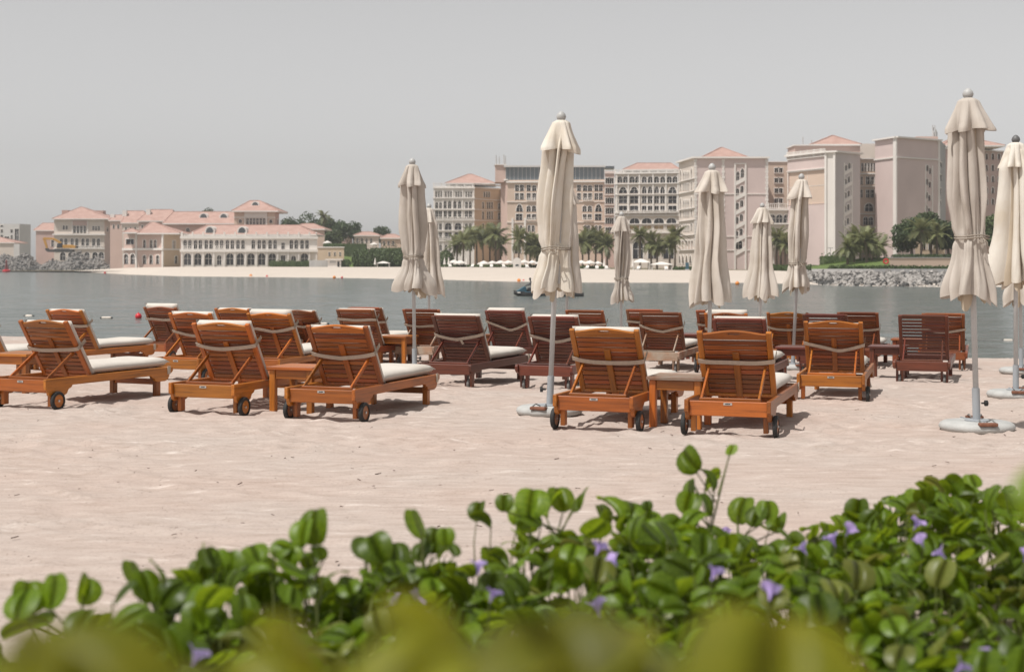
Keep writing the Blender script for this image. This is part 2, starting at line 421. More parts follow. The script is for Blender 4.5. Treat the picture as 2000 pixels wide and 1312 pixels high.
def glass_mat(name, c, rough):
    m, nt, p, out = new_mat(name); oi = nd(nt, 'ShaderNodeObjectInfo')
    mr = ramp(nt, oi.outputs['Random'], [(0.0, mul(c, 0.55)), (0.7, c), (1.0, mul(c, 2.2))])
    nt.links.new(mr, p.inputs['Base Color']); p.inputs['Roughness'].default_value = rough; p.inputs['Specular IOR Level'].default_value = 0.35; return m
MAT['glass'] = glass_mat('window_glass', (0.045, 0.045, 0.05), 0.25)
MAT['glasspale'] = glass_mat('penthouse_glass', (0.12, 0.135, 0.145), 0.2)
def tile_mat():
    m, nt, p, out = new_mat('roof_tiles'); v = coords(nt, (1, 1, 1), objrand=False)
    f = noise(nt, v, 0.6, 5); c = ramp(nt, f, [(0.3, (0.43, 0.27, 0.225)), (0.7, (0.52, 0.35, 0.30))])
    nt.links.new(c, p.inputs['Base Color']); p.inputs['Roughness'].default_value = 0.85; p.inputs['Specular IOR Level'].default_value = 0.2
    w = nd(nt, 'ShaderNodeTexWave'); w.inputs['Scale'].default_value = 1.1; w.bands_direction = 'X'; nt.links.new(v, w.inputs['Vector'])
    b = nd(nt, 'ShaderNodeBump'); b.inputs['Strength'].default_value = 0.5; b.inputs['Distance'].default_value = 0.1
    nt.links.new(w.outputs['Fac'], b.inputs['Height']); nt.links.new(b.outputs[0], p.inputs['Normal']); return m
MAT['tile'] = tile_mat()

class Crop:
    """a zoomed crop of the photograph: converts its own pixels to photo pixels"""
    def __init__(s, x0, y0, k): s.x0, s.y0, s.k = x0, y0, k
    def X(s, x): return s.x0 + x/s.k
    def Y(s, y): return s.y0 + y/s.k
    def row(s, cs, w, y0, y1, shape='r', mat=None): return [(s.X(c), w/s.k, s.Y(y0), s.Y(y1), shape, mat) for c in cs]
    def stairs(s, pts, w, h, shape='a'): return [(s.X(x), w/s.k, s.Y(y-h/2), s.Y(y+h/2), shape, None) for x, y in pts]
C1, C2, C3, C4, C5, C6 = Crop(0, 370, 5.714), Crop(330, 370, 5.714), Crop(640, 320, 5.467), Crop(960, 290, 4.86), Crop(1300, 240, 4.1), Crop(1620, 220, 3.747)

def outline(u0, u1, z0, z1, shape):
    w = u1-u0; h = z1-z0; c = (u0+u1)/2
    if shape == 'r': return [(u0, z0), (u1, z0), (u1, z1), (u0, z1)]
    rise = min(w/2, h*0.7) if shape == 'a' else min(w*0.85, h*0.75)
    zs = z1-rise; p = [(u0, z0), (u1, z0), (u1, zs)]
    N = 6
    for i in range(1, N*2):
        if shape == 'a':
            t = math.pi*i/(2*N); p.append((c + w/2*math.cos(t), zs + rise*math.sin(t)))
        else:
            t = i/(2*N); s = abs(1-2*t); p.append((c + (w/2)*(1-2*t)**1 if False else c + (w/2)*math.copysign(s**0.62, 1-2*t), zs + rise*(1-s**1.45)))
    p.append((u0, zs)); return p

def grow(poly, d):
    cx = sum(p[0] for p in poly)/len(poly); x0 = min(p[0] for p in poly); x1 = max(p[0] for p in poly)
    z0 = min(p[1] for p in poly); z1 = max(p[1] for p in poly); w = x1-x0; h = z1-z0
    return [((p[0]-(x0+x1)/2)*(w+2*d)/w + (x0+x1)/2, z0 + (p[1]-z0)*(h+d)/h) for p in poly]

class Facade:
    def __init__(s, root, A, B):
        s.root = root; s.o = Vector(root.location); s.A = Vector((A[0], A[1])); s.d = Vector((B[0]-A[0], B[1]-A[1])); s.L = s.d.length; s.d.normalize()
        s.n = Vector((s.d.y, -s.d.x))
    def pt(s, u, z, off=0.0):
        q = s.A + s.d*u + s.n*off; return (q.x - s.o.x, q.y - s.o.y, z - s.o.z)
    def hit(s, x, y):
        k = (x-1000)/F; u = (k*s.A.y - s.A.x)/(s.d.x - k*s.d.y); Yh = s.A.y + s.d.y*u; return u, pz(y, Yh)
    def wall(s, zb, zt, wins, mat, name='wall', recess=0.32, frames=True):
        holes = []; e = 0.08
        for x, w, y0, y1, sh, wm in wins:
            ua, z1 = s.hit(x-w/2, y0); ub, z0 = s.hit(x+w/2, y1)
            ua = max(ua, e); ub = min(ub, s.L-e); z0 = max(z0, zb+e); z1 = min(z1, zt-e)
            if ub-ua < 0.2 or z1-z0 < 0.3: continue
            holes.append((outline(ua, ub, z0, z1, sh), sh, wm))
        b = MB()
        bb = [(min(p[0] for p in h[0]), max(p[0] for p in h[0]), min(p[1] for p in h[0]), max(p[1] for p in h[0])) for h in holes]
        zs = sorted({round(v, 3) for v in [zb, zt] + [q for r_ in bb for q in r_[2:]]})
        for za, zc in zip(zs, zs[1:]):                       # horizontal bands, cut at every opening
            u = 0.0
            for a0, a1, c0, c1 in sorted(r_ for r_ in bb if r_[2] < zc-1e-3 and r_[3] > za+1e-3):
                if a0 > u: b.add([s.pt(u, za), s.pt(a0, za), s.pt(a0, zc), s.pt(u, zc)], [(0, 1, 2, 3)])
                u = max(u, a1)
            if u < s.L: b.add([s.pt(u, za), s.pt(s.L, za), s.pt(s.L, zc), s.pt(u, zc)], [(0, 1, 2, 3)])
        for (h, sh, wm), (a0, a1, c0, c1) in zip(holes, bb):  # spandrels over the arches
            if sh == 'r': continue
            arc = h[2:]; m_ = len(arc)//2
            b.add([s.pt(a1, c1)] + [s.pt(*p) for p in arc[:m_+1]] + [s.pt(a0, c1)] + [s.pt(*p) for p in arc[m_:]],
                  [(0, i+1, i+2) for i in range(m_)] + [(m_+2, m_+3+i, m_+4+i) for i in range(len(arc)-m_-1)])
        for h, sh, wm in holes:
            k = len(h); b.add([s.pt(*p) for p in h] + [s.pt(p[0], p[1], -recess) for p in h], [(i, (i+1) % k, k+(i+1) % k, k+i) for i in range(k)])
        ob(name, b.mesh(name, mat, fix=False), s.root)
        for h, sh, wm in holes:
            g = MB().add([s.pt(p[0], p[1], -recess) for p in h], [tuple(range(len(h)))])
            w = ob('window', g.mesh('window', wm or MAT['glass'], fix=False), s.root)
            if frames:
                x0 = min(p[0] for p in h); x1 = max(p[0] for p in h); z0 = min(p[1] for p in h); z1 = max(p[1] for p in h)
                d = min(0.22, 0.14*(x1-x0)+0.03); hh = grow(h, d); k = len(h)
                fr = MB(); fr.add([s.pt(p[0], p[1], 0.07) for p in hh] + [s.pt(p[0], p[1], 0.07) for p in h] + [s.pt(p[0], p[1], -0.02) for p in hh] + [s.pt(p[0], p[1], -0.02) for p in h],
                       [(i, (i+1) % k, k+(i+1) % k, k+i) for i in range(k)] + [(i, (i+1) % k, 2*k+(i+1) % k, 2*k+i) for i in range(k)] + [(k+i, k+(i+1) % k, 3*k+(i+1) % k, 3*k+i) for i in range(k)])
                c = (x0+x1)/2; r = -recess+0.04; t = 0.05
                fr.add([s.pt(c-t, z0, r), s.pt(c+t, z0, r), s.pt(c+t, z1-0.02, r), s.pt(c-t, z1-0.02, r)], [(0, 1, 2, 3)])
                if z1-z0 > 1.6:
                    zm = z0 + 0.55*(z1-z0); fr.add([s.pt(x0, zm-t, r+0.003), s.pt(x1, zm-t, r+0.003), s.pt(x1, zm+t, r+0.003), s.pt(x0, zm+t, r+0.003)], [(0, 1, 2, 3)])
                ob('frame', fr.mesh('frame', MAT['trim'], fix=False), w)
    def slab(s, u0, u1, z0, z1, o0, o1):
        P = [s.pt(u, z, o) for z in (z0, z1) for u, o in ((u0, o1), (u1, o1), (u1, o0), (u0, o0))]
        return P, [(0, 1, 5, 4), (1, 2, 6, 5), (2, 3, 7, 6), (3, 0, 4, 7), (4, 5, 6, 7), (3, 2, 1, 0)]
    def belt(s, y, h, proud=0.25, mat=None, name='string_course', x0=None, x1=None, z=None):
        u0, zc = s.hit(x0 if x0 else s.px0(), y); u1, _ = s.hit(x1 if x1 else s.px1(), y)
        if x0 is None: u0 = -proud*0.5
        if x1 is None: u1 = s.L + proud*0.5
        if z is not None: zc = z
        hh = h/F*s.A.y
        ob(name, MB().add(*s.slab(u0, u1, zc-hh/2, zc+hh/2, -0.05, proud)).mesh(name, mat or MAT['trim']), s.root)
    def px0(s): return s.A.x/s.A.y*F+1000
    def px1(s): q = s.A+s.d*s.L; return q.x/q.y*F+1000
    def pilaster(s, x, w, zb, zt, proud=0.18, mat=None, name='pilaster'):
        ua, _ = s.hit(x-w/2, 400); ub, _ = s.hit(x+w/2, 400)
        ob(name, MB().add(*s.slab(ua, ub, zb, zt, -0.05, proud)).mesh(name, mat or MAT['trim']), s.root)
    def rail(s, x0, x1, y0, y1, off=0.5, name='balustrade', post=2.2):
        u0, zt = s.hit(x0, y0); u1, zb = s.hit(x1, y1); b = MB()
        b.add(*s.slab(u0, u1, zt-0.12, zt, off-0.2, off)); b.add(*s.slab(u0, u1, zb, zb+0.15, off-0.2, off))
        n = max(2, int((u1-u0)/0.45))
        for i in range(n+1):
            u = u0+(u1-u0)*i/n; k = 0.16 if i % 5 == 0 else 0.07; b.add(*s.slab(u-k, u+k, zb+0.15, zt-0.12+(0.2 if i % 5 == 0 else 0), off-0.17, off-0.03))
        ob(name, b.mesh(name, MAT['trim'], fix=False), s.root)

def building(name, label, chain, ytop, zb, mats, wins, depth=14.0, cat='building', group=None, flat_top=True):
    """chain: (photo x, distance) of the front corners from left to right; one material and one window list per front wall"""
    pts = [(px(x, Y), Y) for x, Y in chain]
    zt = pz(ytop, chain[0][1])
    root = thing(name, label, cat, ((pts[0][0]+pts[-1][0])/2, pts[0][1]+depth/2, zb), group=group)
    fs = []
    for i in range(len(pts)-1):
        f = Facade(root, pts[i], pts[i+1]); f.wall(zb, zt, wins[i], WALL[mats[i]]); fs.append(f)
    o = root.location; b = MB()
    yb = max(p[1] for p in pts)+depth; xl, xr = chain[0][0], chain[-1][0]
    bl = px(xl+0.6, yb) if xl > 1000 else pts[0][0]; br_ = px(xr-0.6, yb) if xr < 1000 else pts[-1][0]
    if br_ < bl+0.5: br_ = bl+0.5
    ring = pts + [(br_, yb), (bl, yb)]          # the towers' sides run back along the streets between them
    n = len(ring); k = len(pts)-1
    V = [(p[0]-o.x, p[1]-o.y, zb-o.z) for p in ring] + [(p[0]-o.x, p[1]-o.y, zt-o.z) for p in ring]
    b.add(V, [(i, (i+1) % n, n+(i+1) % n, n+i) for i in range(k, n)])
    ob('wall', b.mesh('wall', WALL[mats[-1]], fix=False), root)
    if flat_top: ob('flat_roof', MB().add([(p[0], p[1], p[2]-0.15) for p in V[n:]], [tuple(range(n))]).mesh('flat_roof', WALL['grey'], fix=False), root)
    return root, fs, zt

def hip(root, x0, x1, y_eave, r0, r1, y_ridge, Y0, depth, over=0.5, name='roof', mat=None):
    o = root.location; X0, X1 = px(x0, Y0)-0, px(x1, Y0); ze = pz(y_eave, Y0); Yr = Y0+depth/2; zr = pz(y_ridge, Yr)
    a, b = px(r0, Yr), px(r1, Yr)
    V = [(X0, Y0-over, ze), (X1, Y0-over, ze), (X1, Y0+depth+over, ze), (X0, Y0+depth+over, ze), (a, Yr, zr), (b, Yr, zr)]
    T = 0.35; V += [(v[0], v[1], ze-T) for v in V[:4]]
    V = [(v[0]-o.x, v[1]-o.y, v[2]-o.z) for v in V]
    me = MB().add(V, [(0, 1, 5, 4), (1, 2, 5), (2, 3, 4, 5), (3, 0, 4)]).mesh(name, mat or MAT['tile'])
    r = ob(name, me, root)
    ob('fascia', MB().add(V[:4]+V[6:], [(0, 4, 5, 1), (1, 5, 6, 2), (2, 6, 7, 3), (3, 7, 4, 0), (4, 7, 6, 5)]).mesh('fascia', MAT['trim']), r)
    # ridge and hip cappings
    cp = MB()
    for p, q in ((4, 5), (0, 4), (3, 4), (1, 5), (2, 5)):
        if (Vector(V[p])-Vector(V[q])).length > 0.3: cp.bar(Vector(V[p])+Vector((0, 0, .05)), Vector(V[q])+Vector((0, 0, .05)), 0.3, 0.16)
    ob('ridge_capping', cp.mesh('ridge_capping', mat or MAT['tile']), r)
    return r

def dormer(roof, root, x, w, y0, y1, Yf, depth):
    """arched gable with a fan window standing out of a roof slope"""
    o = root.location; W = w/F*Yf; z0 = pz(y1, Yf); z1 = pz(y0, Yf); X = px(x, Yf); N = 9
    arc = [(-W/2, 0.0)] + [(-W/2*math.cos(math.pi*i/N), 0.15*(z1-z0)+(z1-z0)*0.85*math.sin(math.pi*i/N)) for i in range(N+1)] + [(W/2, 0.0)]
    f0 = lambda u, v: (X+u-o.x, Yf-o.y, z0+v-o.z); f1 = lambda u, v: (X+u-o.x, Yf+depth-o.y, z0+v-o.z)
    d = ob('dormer', MB().prism(arc[::-1], [], f0, f1).mesh('dormer', MAT['trim']), roof)
    inner = [(p[0]*0.72, p[1]*0.78+0.08) for p in arc]
    me = MB().prism(inner[::-1], [], lambda u, v: (X+u-o.x, Yf-0.06-o.y, z0+v-o.z), lambda u, v: (X+u-o.x, Yf+0.1-o.y, z0+v-o.z)).mesh('fan_window', MAT['glasspale'])
    ob('fan_window', me, roof)

def far_side():
    # --- hotels on the right, from left to right
    fr = C3.row([1160, 1187, 1214, 1262, 1290, 1317, 1372, 1398, 1425, 1480, 1507, 1532], 17, 295, 355, 'a')
    fr += C3.row([1165, 1205], 28, 412, 475, 'a') + C3.row([1252, 1302, 1357, 1408], 34, 395, 475, 'o') + C3.row([1482, 1523], 28, 405, 475, 'a')
    fr += C3.row([1165, 1205, 1255, 1303, 1360, 1408, 1482, 1523], 31, 502, 588)
    fr += C3.row([1165, 1205, 1482, 1523], 28, 638, 703, 'a') + C3.row([1287, 1392], 74, 632, 705, 'a')
    fr += C3.row([1165, 1205, 1482, 1523], 28, 732, 800) + C3.row([1287, 1392], 72, 732, 802)
    fr += C3.row([1165, 1205, 1265, 1306, 1390, 1430, 1490, 1530], 28, 865, 925, 'a')
    sd_ = C3.row([1675, 1700, 1724], 17, 297, 357, 'a')
    for y0, y1, sh in ((405, 478, 'a'), (510, 592, 'r'), (635, 703, 'a'), (735, 800, 'r')):
        sd_ += C3.row([1660], 20, y0, y1, sh) + C3.row([1708, 1731, 1755], 18, y0, y1, sh) + C3.row([1832], 26, y0+15, y1+5, sh)
    root, f, zt = building('hotel_wing', 'six storey white and ochre hotel wing with red hip roof and roof balustrade', [(846.7, 420), (926.3, 420), (990.5, 432)], C3.Y(245), -0.2, ['white', 'ochre'], [fr, sd_], 22)
    for y in (258, 366, 487, 602, 713, 822): f[0].belt(C3.Y(y), 2.2, 0.4)
    for y in (255, 375, 487, 602, 713): f[1].belt(C3.Y(y), 1.6, 0.3)
    f[0].rail(847, 926, C3.Y(207), C3.Y(243), 0.0); f[1].rail(927, 989, C3.Y(209), C3.Y(247), 0.0)
    for x in (1140, 1232, 1335, 1440, 1560): f[0].pilaster(C3.X(x), 2.4, -0.2, zt, 0.22)
    for y in (590, 802): f[0].rail(C3.X(1145), C3.X(1550), C3.Y(y-22), C3.Y(y), 0.35, 'balcony')
    hip(root, C3.X(1255), C3.X(1790), C3.Y(206), C3.X(1500), C3.X(1540), C3.Y(112), 426, 16)

    a = []
    cs2 = [242, 288, 353, 405, 480, 525, 600, 645, 710, 755, 830, 888, 935, 995, 1038]
    a += C4.row([c for c in cs2 if c not in (405, 888, 935)], 34, 347, 405) + C4.row([405, 888, 935], 38, 350, 405, 'a')
    a += C4.row(cs2, 34, 425, 487)
    a += C4.row([265, 1015], 60, 530, 600, 'o') + C4.row([353, 403, 480, 525, 600, 645, 710, 755, 883, 933], 38, 545, 600, 'a')
    a += C4.row([262, 1013], 60, 622, 682) + C4.row([353, 403, 480, 525, 600, 645, 710, 755, 885, 932], 36, 625, 670)
    a += C4.row([243, 280, 357, 395, 480, 520, 600, 640, 710, 750, 890, 922, 995, 1030], 27, 730, 790, 'a')
    a += C4.row([370, 460, 560, 660, 760, 880, 990], 56, 832, 885) + C4.row([250, 350, 460, 570, 680, 790, 900, 1010], 58, 925, 995, 'a')
    root, f, zt = building('hotel_wing', 'long pink hotel wing with a glass penthouse storey and antennas on its roof', [(978, 420), (990.8, 409), (1181, 406)], C4.Y(322), -0.2, ['pink', 'peach'], [[], a], 20)
    f[0].belt(C4.Y(318), 3.0, 0.6, name='cornice'); f[1].belt(C4.Y(320), 3.0, 0.6, name='cornice')
    for y in (508, 702, 810): f[1].belt(C4.Y(y), 1.4, 0.25)
    for x0, x1, y in ((330, 425, 682), (868, 955, 682), (335, 425, 497), (868, 955, 497)): f[1].rail(C4.X(x0), C4.X(x1), C4.Y(y-26), C4.Y(y), 0.6, 'balcony')
    for x in (200, 318, 450): f[1].pilaster(C4.X(x), 4.0, -0.2, pz(C4.Y(660), 407), 0.3)
    o = root.location
    def blk(name, x0, x1, y0, y1, Y0, D, mat, par=root):
        oo = root.location
        return ob(name, MB().box(px(x0, Y0)-oo.x, px(x1, Y0)-oo.x, Y0-oo.y, Y0+D-oo.y, pz(y1, Y0)-oo.z, pz(y0, Y0)-oo.z).mesh(name, mat), par)
    pent = blk('penthouse', 988, 1180, C4.Y(178), C4.Y(321), 411, 12, MAT['glasspale'])
    for i in range(25):
        x = 988+i*8; m = MB().box(px(x, 411)-0.07-o.x, px(x, 411)+0.07-o.x, 410.82-o.y, 410.98-o.y, pz(C4.Y(321), 411)-o.z, pz(C4.Y(178), 411)-o.z); ob('mullion', m.mesh('mullion', WALL['grey']), pent)
    slab = blk('penthouse_roof', 984, 1183, C4.Y(160), C4.Y(177), 410, 14, WALL['modern'])
    blk('stair_tower', 967, 987.5, C4.Y(158), C4.Y(321), 411.5, 9, WALL['pink'])
    blk('stair_tower_coping', 965.5, 989, C4.Y(150), C4.Y(157.5), 411, 10, MAT['trim'])
    for x, h in ((969, 19), (975, 16), (984, 20), (987, 17)):
        X = px(x, 414); ob('antenna', MB().tube([(X-o.x, 414-o.y, pz(C4.Y(155), 414)-o.z), (X-o.x, 414-o.y, pz(C4.Y(155)-h, 414)-o.z)], [0.22, 0.12], 6).mesh('antenna', WALL['grey']), root)
    blk('rooftop_plant', 1150, 1200, C4.Y(168), C4.Y(192), 418, 8, MAT['glasspale'])

    a = [w for y in (280, 375, 470, 566, 660, 750) for w in C4.row([1100, 1141], 36, y, y+54)]
    root, f, zt = building('hotel_stair_tower', 'narrow deep pink link tower with paired square windows', [(1181.3, 399), (1200, 399)], C4.Y(222), -0.2, ['rose'], [a], 18)
    for y in (235, 340, 440, 535, 630): f[0].belt(C4.Y(y), 1.5, 0.3)
    f[0].rail(1181.5, 1199.8, C4.Y(204), C4.Y(222), 0)

    a = C4.row([1217, 1272, 1333, 1387, 1449, 1507, 1567, 1625, 1687, 1742], 46, 268, 325, 'a')
    for y0, y1, sh in ((366, 425, 'o'), (452, 520, 'r'), (545, 595, 'r')):
        a += C4.row([1248, 1353, 1717], 78, y0, y1, sh) + C4.row([1449, 1505, 1567, 1623], 42, y0-(6 if sh == 'o' else 0), y1, sh)
    a += C4.row([1243, 1357, 1473, 1588, 1707], 94, 662, 712, 'a') + C4.row([1243, 1357, 1473, 1588, 1707], 90, 732, 768, 'r', MAT['blind'])
    a += C4.row([1250, 1390, 1535, 1680], 96, 880, 1045, 'a')
    root, f, zt = building('hotel_wing', 'hotel wing with rows of pointed Venetian arches and a balustrade under its red roof', [(1201.5, 384), (1326, 380)], C4.Y(240), -0.3, ['cream'], [a], 20)
    for y, h in ((238, 3), (338, 2), (440, 1.4), (610, 3), (640, 2), (718, 1.5), (800, 3)): f[0].belt(C4.Y(y), h, 0.45)
    for x in (1190, 1300, 1405, 1535, 1657, 1770): f[0].pilaster(C4.X(x), 2.6, pz(C4.Y(630), 384), zt, 0.3)
    f[0].rail(1202, 1325, C4.Y(203), C4.Y(236), 0.1)
    f[0].rail(C4.X(1190), C4.X(1775), C4.Y(770), C4.Y(800), 1.2)
    f[0].rail(C4.X(1205), C4.X(1760), C4.Y(590), C4.Y(612), 0.8, 'balcony')
    hip(root, C4.X(1245), C4.X(1790), C4.Y(200), C4.X(1385), C4.X(1700), C4.Y(140), 388, 14)

    lf = []
    for i, (y0, y1) in enumerate(((378, 466), (488, 540), (605, 690), (705, 755), (815, 870))):
        sh = 'o' if i in (0, 2) else ('a' if i == 4 else 'r')
        lf += C5.row([121], 11, y0, y1, sh) + C5.row([146, 160, 174, 187], 9, y0+(12 if i in (0, 2) else 0), y1, sh) + C5.row([209], 11, y0-12, y1-8, sh)
    lf += C5.row([115, 139, 165, 189, 212], 15, 945, 1010, 'r', WALL['mauve']) + C5.row([113, 140, 170, 200], 18, 1062, 1135, 'o')
    st = C5.stairs([(579, 425), (615, 402)], 26, 72, 'o') + C5.stairs([(576, 552), (612, 531), (574, 666), (610, 646), (572, 780), (607, 759), (570, 894), (605, 873)], 25, 52)
    st += C5.row([585], 60, 937, 1010, 'a')
    root, f, zt = building('hotel_tower', 'pale mauve hotel tower with a tall white framed stair window strip and red roof', [(1326, 333), (1357, 318), (1499, 318)], 316.5, -0.3, ['cream', 'mauve'], [lf, st], 17)
    f[0].belt(0, 3.2, 0.7, name='cornice', z=zt-0.1, x0=None); f[1].belt(0, 3.2, 0.7, name='cornice', z=zt-0.1)
    for y in (570, 910, 1020): f[1].belt(C5.Y(y), 1.6, 0.15)
    for y in (475, 570, 700, 790, 905, 1020): f[0].belt(C5.Y(y), 1.4, 0.35)
    for x in (555, 640): f[1].pilaster(C5.X(x), 3.0, -0.3, pz(C5.Y(325), 318), 0.25)
    f[1].belt(C5.Y(328), 2.2, 0.28, x0=C5.X(548), x1=C5.X(647), name='lintel')
    for x, y in ((596, 470), (594, 590), (592, 705), (590, 820), (588, 930), (588, 1030)):
        u0, z0 = f[1].hit(C5.X(562), C5.Y(y+18)); u1, z1 = f[1].hit(C5.X(634), C5.Y(y-22)); t = 0.45
        V = [f[1].pt(u0, z0-t, .2), f[1].pt(u1, z1-t, .2), f[1].pt(u1, z1+t, .2), f[1].pt(u0, z0+t, .2)]; W_ = [f[1].pt(u0, z0-t, -.02), f[1].pt(u1, z1-t, -.02), f[1].pt(u1, z1+t, -.02), f[1].pt(u0, z0+t, -.02)]
        ob('stair_band', MB().add(V+W_, [(0, 1, 2, 3), (0, 1, 5, 4), (3, 2, 6, 7), (0, 3, 7, 4), (1, 2, 6, 5)]).mesh('stair_band', MAT['trim']), root)
    for x in (1358.5, 1412.5, 1497.5):
        q = MB()
        zz = -0.3; i = 0
        uu, _ = f[1].hit(x, 400)
        while zz < zt-0.9: q.add(*f[1].slab(uu-(0.35 if i % 2 else 0.22), uu+(0.35 if i % 2 else 0.22), zz, zz+0.55, -0.03, 0.12)); zz += 0.62; i += 1
        tag(ob('quoins', q.mesh('quoins', MAT['trim']), root), kind='stuff')
    hip(root, C5.X(275), C5.X(675), C5.Y(282), C5.X(440), C5.X(455), C5.Y(200), 320, 14)

    a = [w for y in (362, 443, 525, 606) for w in C5.row([888, 921], 31, y, y+36)] + C5.row([888, 921], 31, 700, 740)
    root, f, zt = building('hotel_link_block', 'peach link block with small paired windows between two mauve hotel towers', [(1500, 330), (1538.5, 330)], C5.Y(308), -0.3, ['peach'], [a], 12)
    f[0].belt(C5.Y(312), 1.8, 0.25)
    for y in (380, 461, 543, 625): f[0].belt(C5.Y(y+24), 1.0, 0.25, x0=C5.X(868), x1=C5.X(941), name='window_sill')
    # bridge between the towers
    a = C5.row([855, 912, 970, 1040, 1100, 1160, 1208], 48, 735, 800, 'a') + [(C5.X(1040), 82, C5.Y(905), C5.Y(1190), 'a', WALL['pink'])]
    root, f, zt = building('hotel_arch_gallery', 'cream arcaded gallery bridging two hotel towers above a wide archway', [(1499.5, 312), (1613, 312)], C5.Y(692), -0.3, ['cream'], [a], 6)
    f[0].belt(C5.Y(697), 2.6, 0.5); f[0].belt(C5.Y(808), 2.6, 0.4); f[0].rail(1500, 1612.5, C5.Y(645), C5.Y(688), 0.2)

    lft = [(C5.X(1130), 72, C5.Y(402), C5.Y(645), 'r', WALL['peach'])]
    rt = C6.stairs([(121, 406), (146, 389), (119, 506), (142, 489), (117, 606), (140, 591), (115, 706), (138, 691), (112, 806), (135, 791), (111, 905), (133, 890)], 17, 44) + C6.row([117], 26, 955, 1010, 'a')
    root, f, zt = building('hotel_tower', 'tall greyish pink hotel tower with an arched white stair strip and peach side panel', [(1538, 312), (1614, 300), (1632, 299), (1680, 305)], 303.5, -0.3, ['mauve', 'white', 'greymauve'], [lft, [], rt], 18)
    for ff in f: ff.belt(0, 3.4, 0.6, name='cornice', z=zt-0.2)
    f[0].belt(C5.Y(390), 1.6, 0.2)
    f[0].rail(1539, 1613, C5.Y(240), C5.Y(268), 0.3)
    for x in (1613, 1630): f[1].pilaster(x, 4.0, -0.3, zt, 0.3)
    for x in (108, 163): f[2].pilaster(C6.X(x), 1.6, -0.3, pz(C6.Y(372), 302), 0.15)
    for x, y in ((135, 430), (133, 530), (131, 632), (128, 732), (126, 832), (124, 930)):
        u0, z0 = f[2].hit(C6.X(112), C6.Y(y+14)); u1, z1 = f[2].hit(C6.X(160), C6.Y(y-14)); t = 0.4
        V = [f[2].pt(u0, z0-t, .14), f[2].pt(u1, z1-t, .14), f[2].pt(u1, z1+t, .14), f[2].pt(u0, z0+t, .14)]; W_ = [f[2].pt(u0, z0-t, -.02), f[2].pt(u1, z1-t, -.02), f[2].pt(u1, z1+t, -.02), f[2].pt(u0, z0+t, -.02)]
        ob('stair_band', MB().add(V+W_, [(0, 1, 2, 3), (0, 1, 5, 4), (3, 2, 6, 7), (0, 3, 7, 4), (1, 2, 6, 5)]).mesh('stair_band', MAT['trim']), root)
    o = root.location
    def blk2(name, x0, x1, y0, y1, Y0, D, mat):
        return ob(name, MB().box(px(x0, Y0)-o.x, px(x1, Y0)-o.x, Y0-o.y, Y0+D-o.y, pz(y1, Y0)-o.z, pz(y0, Y0)-o.z).mesh(name, mat), root)
    blk2('roof_storey', C5.X(1035), C5.X(1558), 285, 305, 313, 8, WALL['pink'])
    blk2('roof_storey_coping', C5.X(1028), C5.X(1562), 282.5, 284.8, 312.6, 9, MAT['trim'])
    hip(root, C5.X(1165), C5.X(1565), 282, C5.X(1330), C5.X(1345), C5.Y(104), 313.5, 9)
    for x, h in ((1568, 16), (1585, 10), (1605, 14), (1622, 9), (1648, 12)):
        X = px(x, 318); ob('antenna', MB().tube([(X-o.x, 318-o.y, pz(284, 318)-o.z), (X-o.x, 318-o.y, pz(284-h, 318)-o.z)], 0.1, 5).mesh('antenna', WALL['grey']), root)

    a = C6.row([241, 265, 287, 308, 330], 15, 370, 430, 'a') + C6.row([281, 313], 25, 470, 526) + C6.row([281, 313], 25, 566, 622) + C6.row([235], 14, 470, 526) + C6.row([235], 14, 566, 622)
    a += C6.row([290], 58, 665, 722, 'a') + C6.row([265, 304], 31, 765, 822, 'a') + C6.row([287], 60, 865, 930, 'a')
    root, f, zt = building('hotel_link_block', 'orange and grey link block with a row of five narrow windows at its top', [(1680, 318), (1711, 318)], C6.Y(335), -0.3, ['peach'], [a], 12)
    f[0].belt(C6.Y(338), 2, 0.4); f[0].belt(C6.Y(448), 2.5, 0.3); f[0].belt(C6.Y(540), 1.5, 0.25); f[0].belt(C6.Y(740), 2, 0.3); f[0].belt(C6.Y(835), 1.6, 0.3)
    o = root.location
    blk2('roof_storey', 1681, 1711, C6.Y(228), C6.Y(334), 322, 8, WALL['cream'])

    st = C6.stairs([(717, 406), (737, 427), (714, 506), (735, 527), (711, 603), (732, 624), (709, 700), (730, 720), (706, 800), (727, 820)], 18, 44)
    root, f, zt = building('hotel_tower', 'large mauve corner tower of the hotel with a white string course near the top', [(1709, 308), (1751, 300), (1835, 308), (1847, 322)], 273.5, -0.3, ['mauve', 'mauve', 'grey'], [[], st, C6.row([815], 14, 360, 400)+C6.row([813], 14, 450, 500)+C6.row([811], 14, 550, 600)+C6.row([809], 14, 640, 690)], 18)
    for ff in f[:2]: ff.belt(0, 3.0, 0.6, name='cornice', z=zt-0.1); ff.belt(0, 2.6, 0.25, z=pz(C6.Y(332), 302))
    f[0].pilaster(1749, 5.5, -0.3, zt, 0.25); f[1].pilaster(1833, 3.0, -0.3, zt, 0.25)
    for x in (702, 752): f[1].pilaster(C6.X(x), 1.6, -0.3, pz(C6.Y(385), 305), 0.15)
    o = root.location
    blk2('roof_storey', 1790, 1832, C6.Y(175), C6.Y(210), 312, 6, WALL['pink'])
    m = MB()
    for k in range(14):
        X = px(1826+rng.uniform(-5, 6), 315); h = rng.uniform(10, 30); m.tube([(X-o.x, 315+rng.uniform(-1, 1)-o.y, pz(272, 315)-o.z), (X-o.x, 315-o.y, pz(272-h, 315)-o.z)], 0.12, 5)
    ob('antenna_cluster', m.mesh('antenna_cluster', WALL['grey']), root)
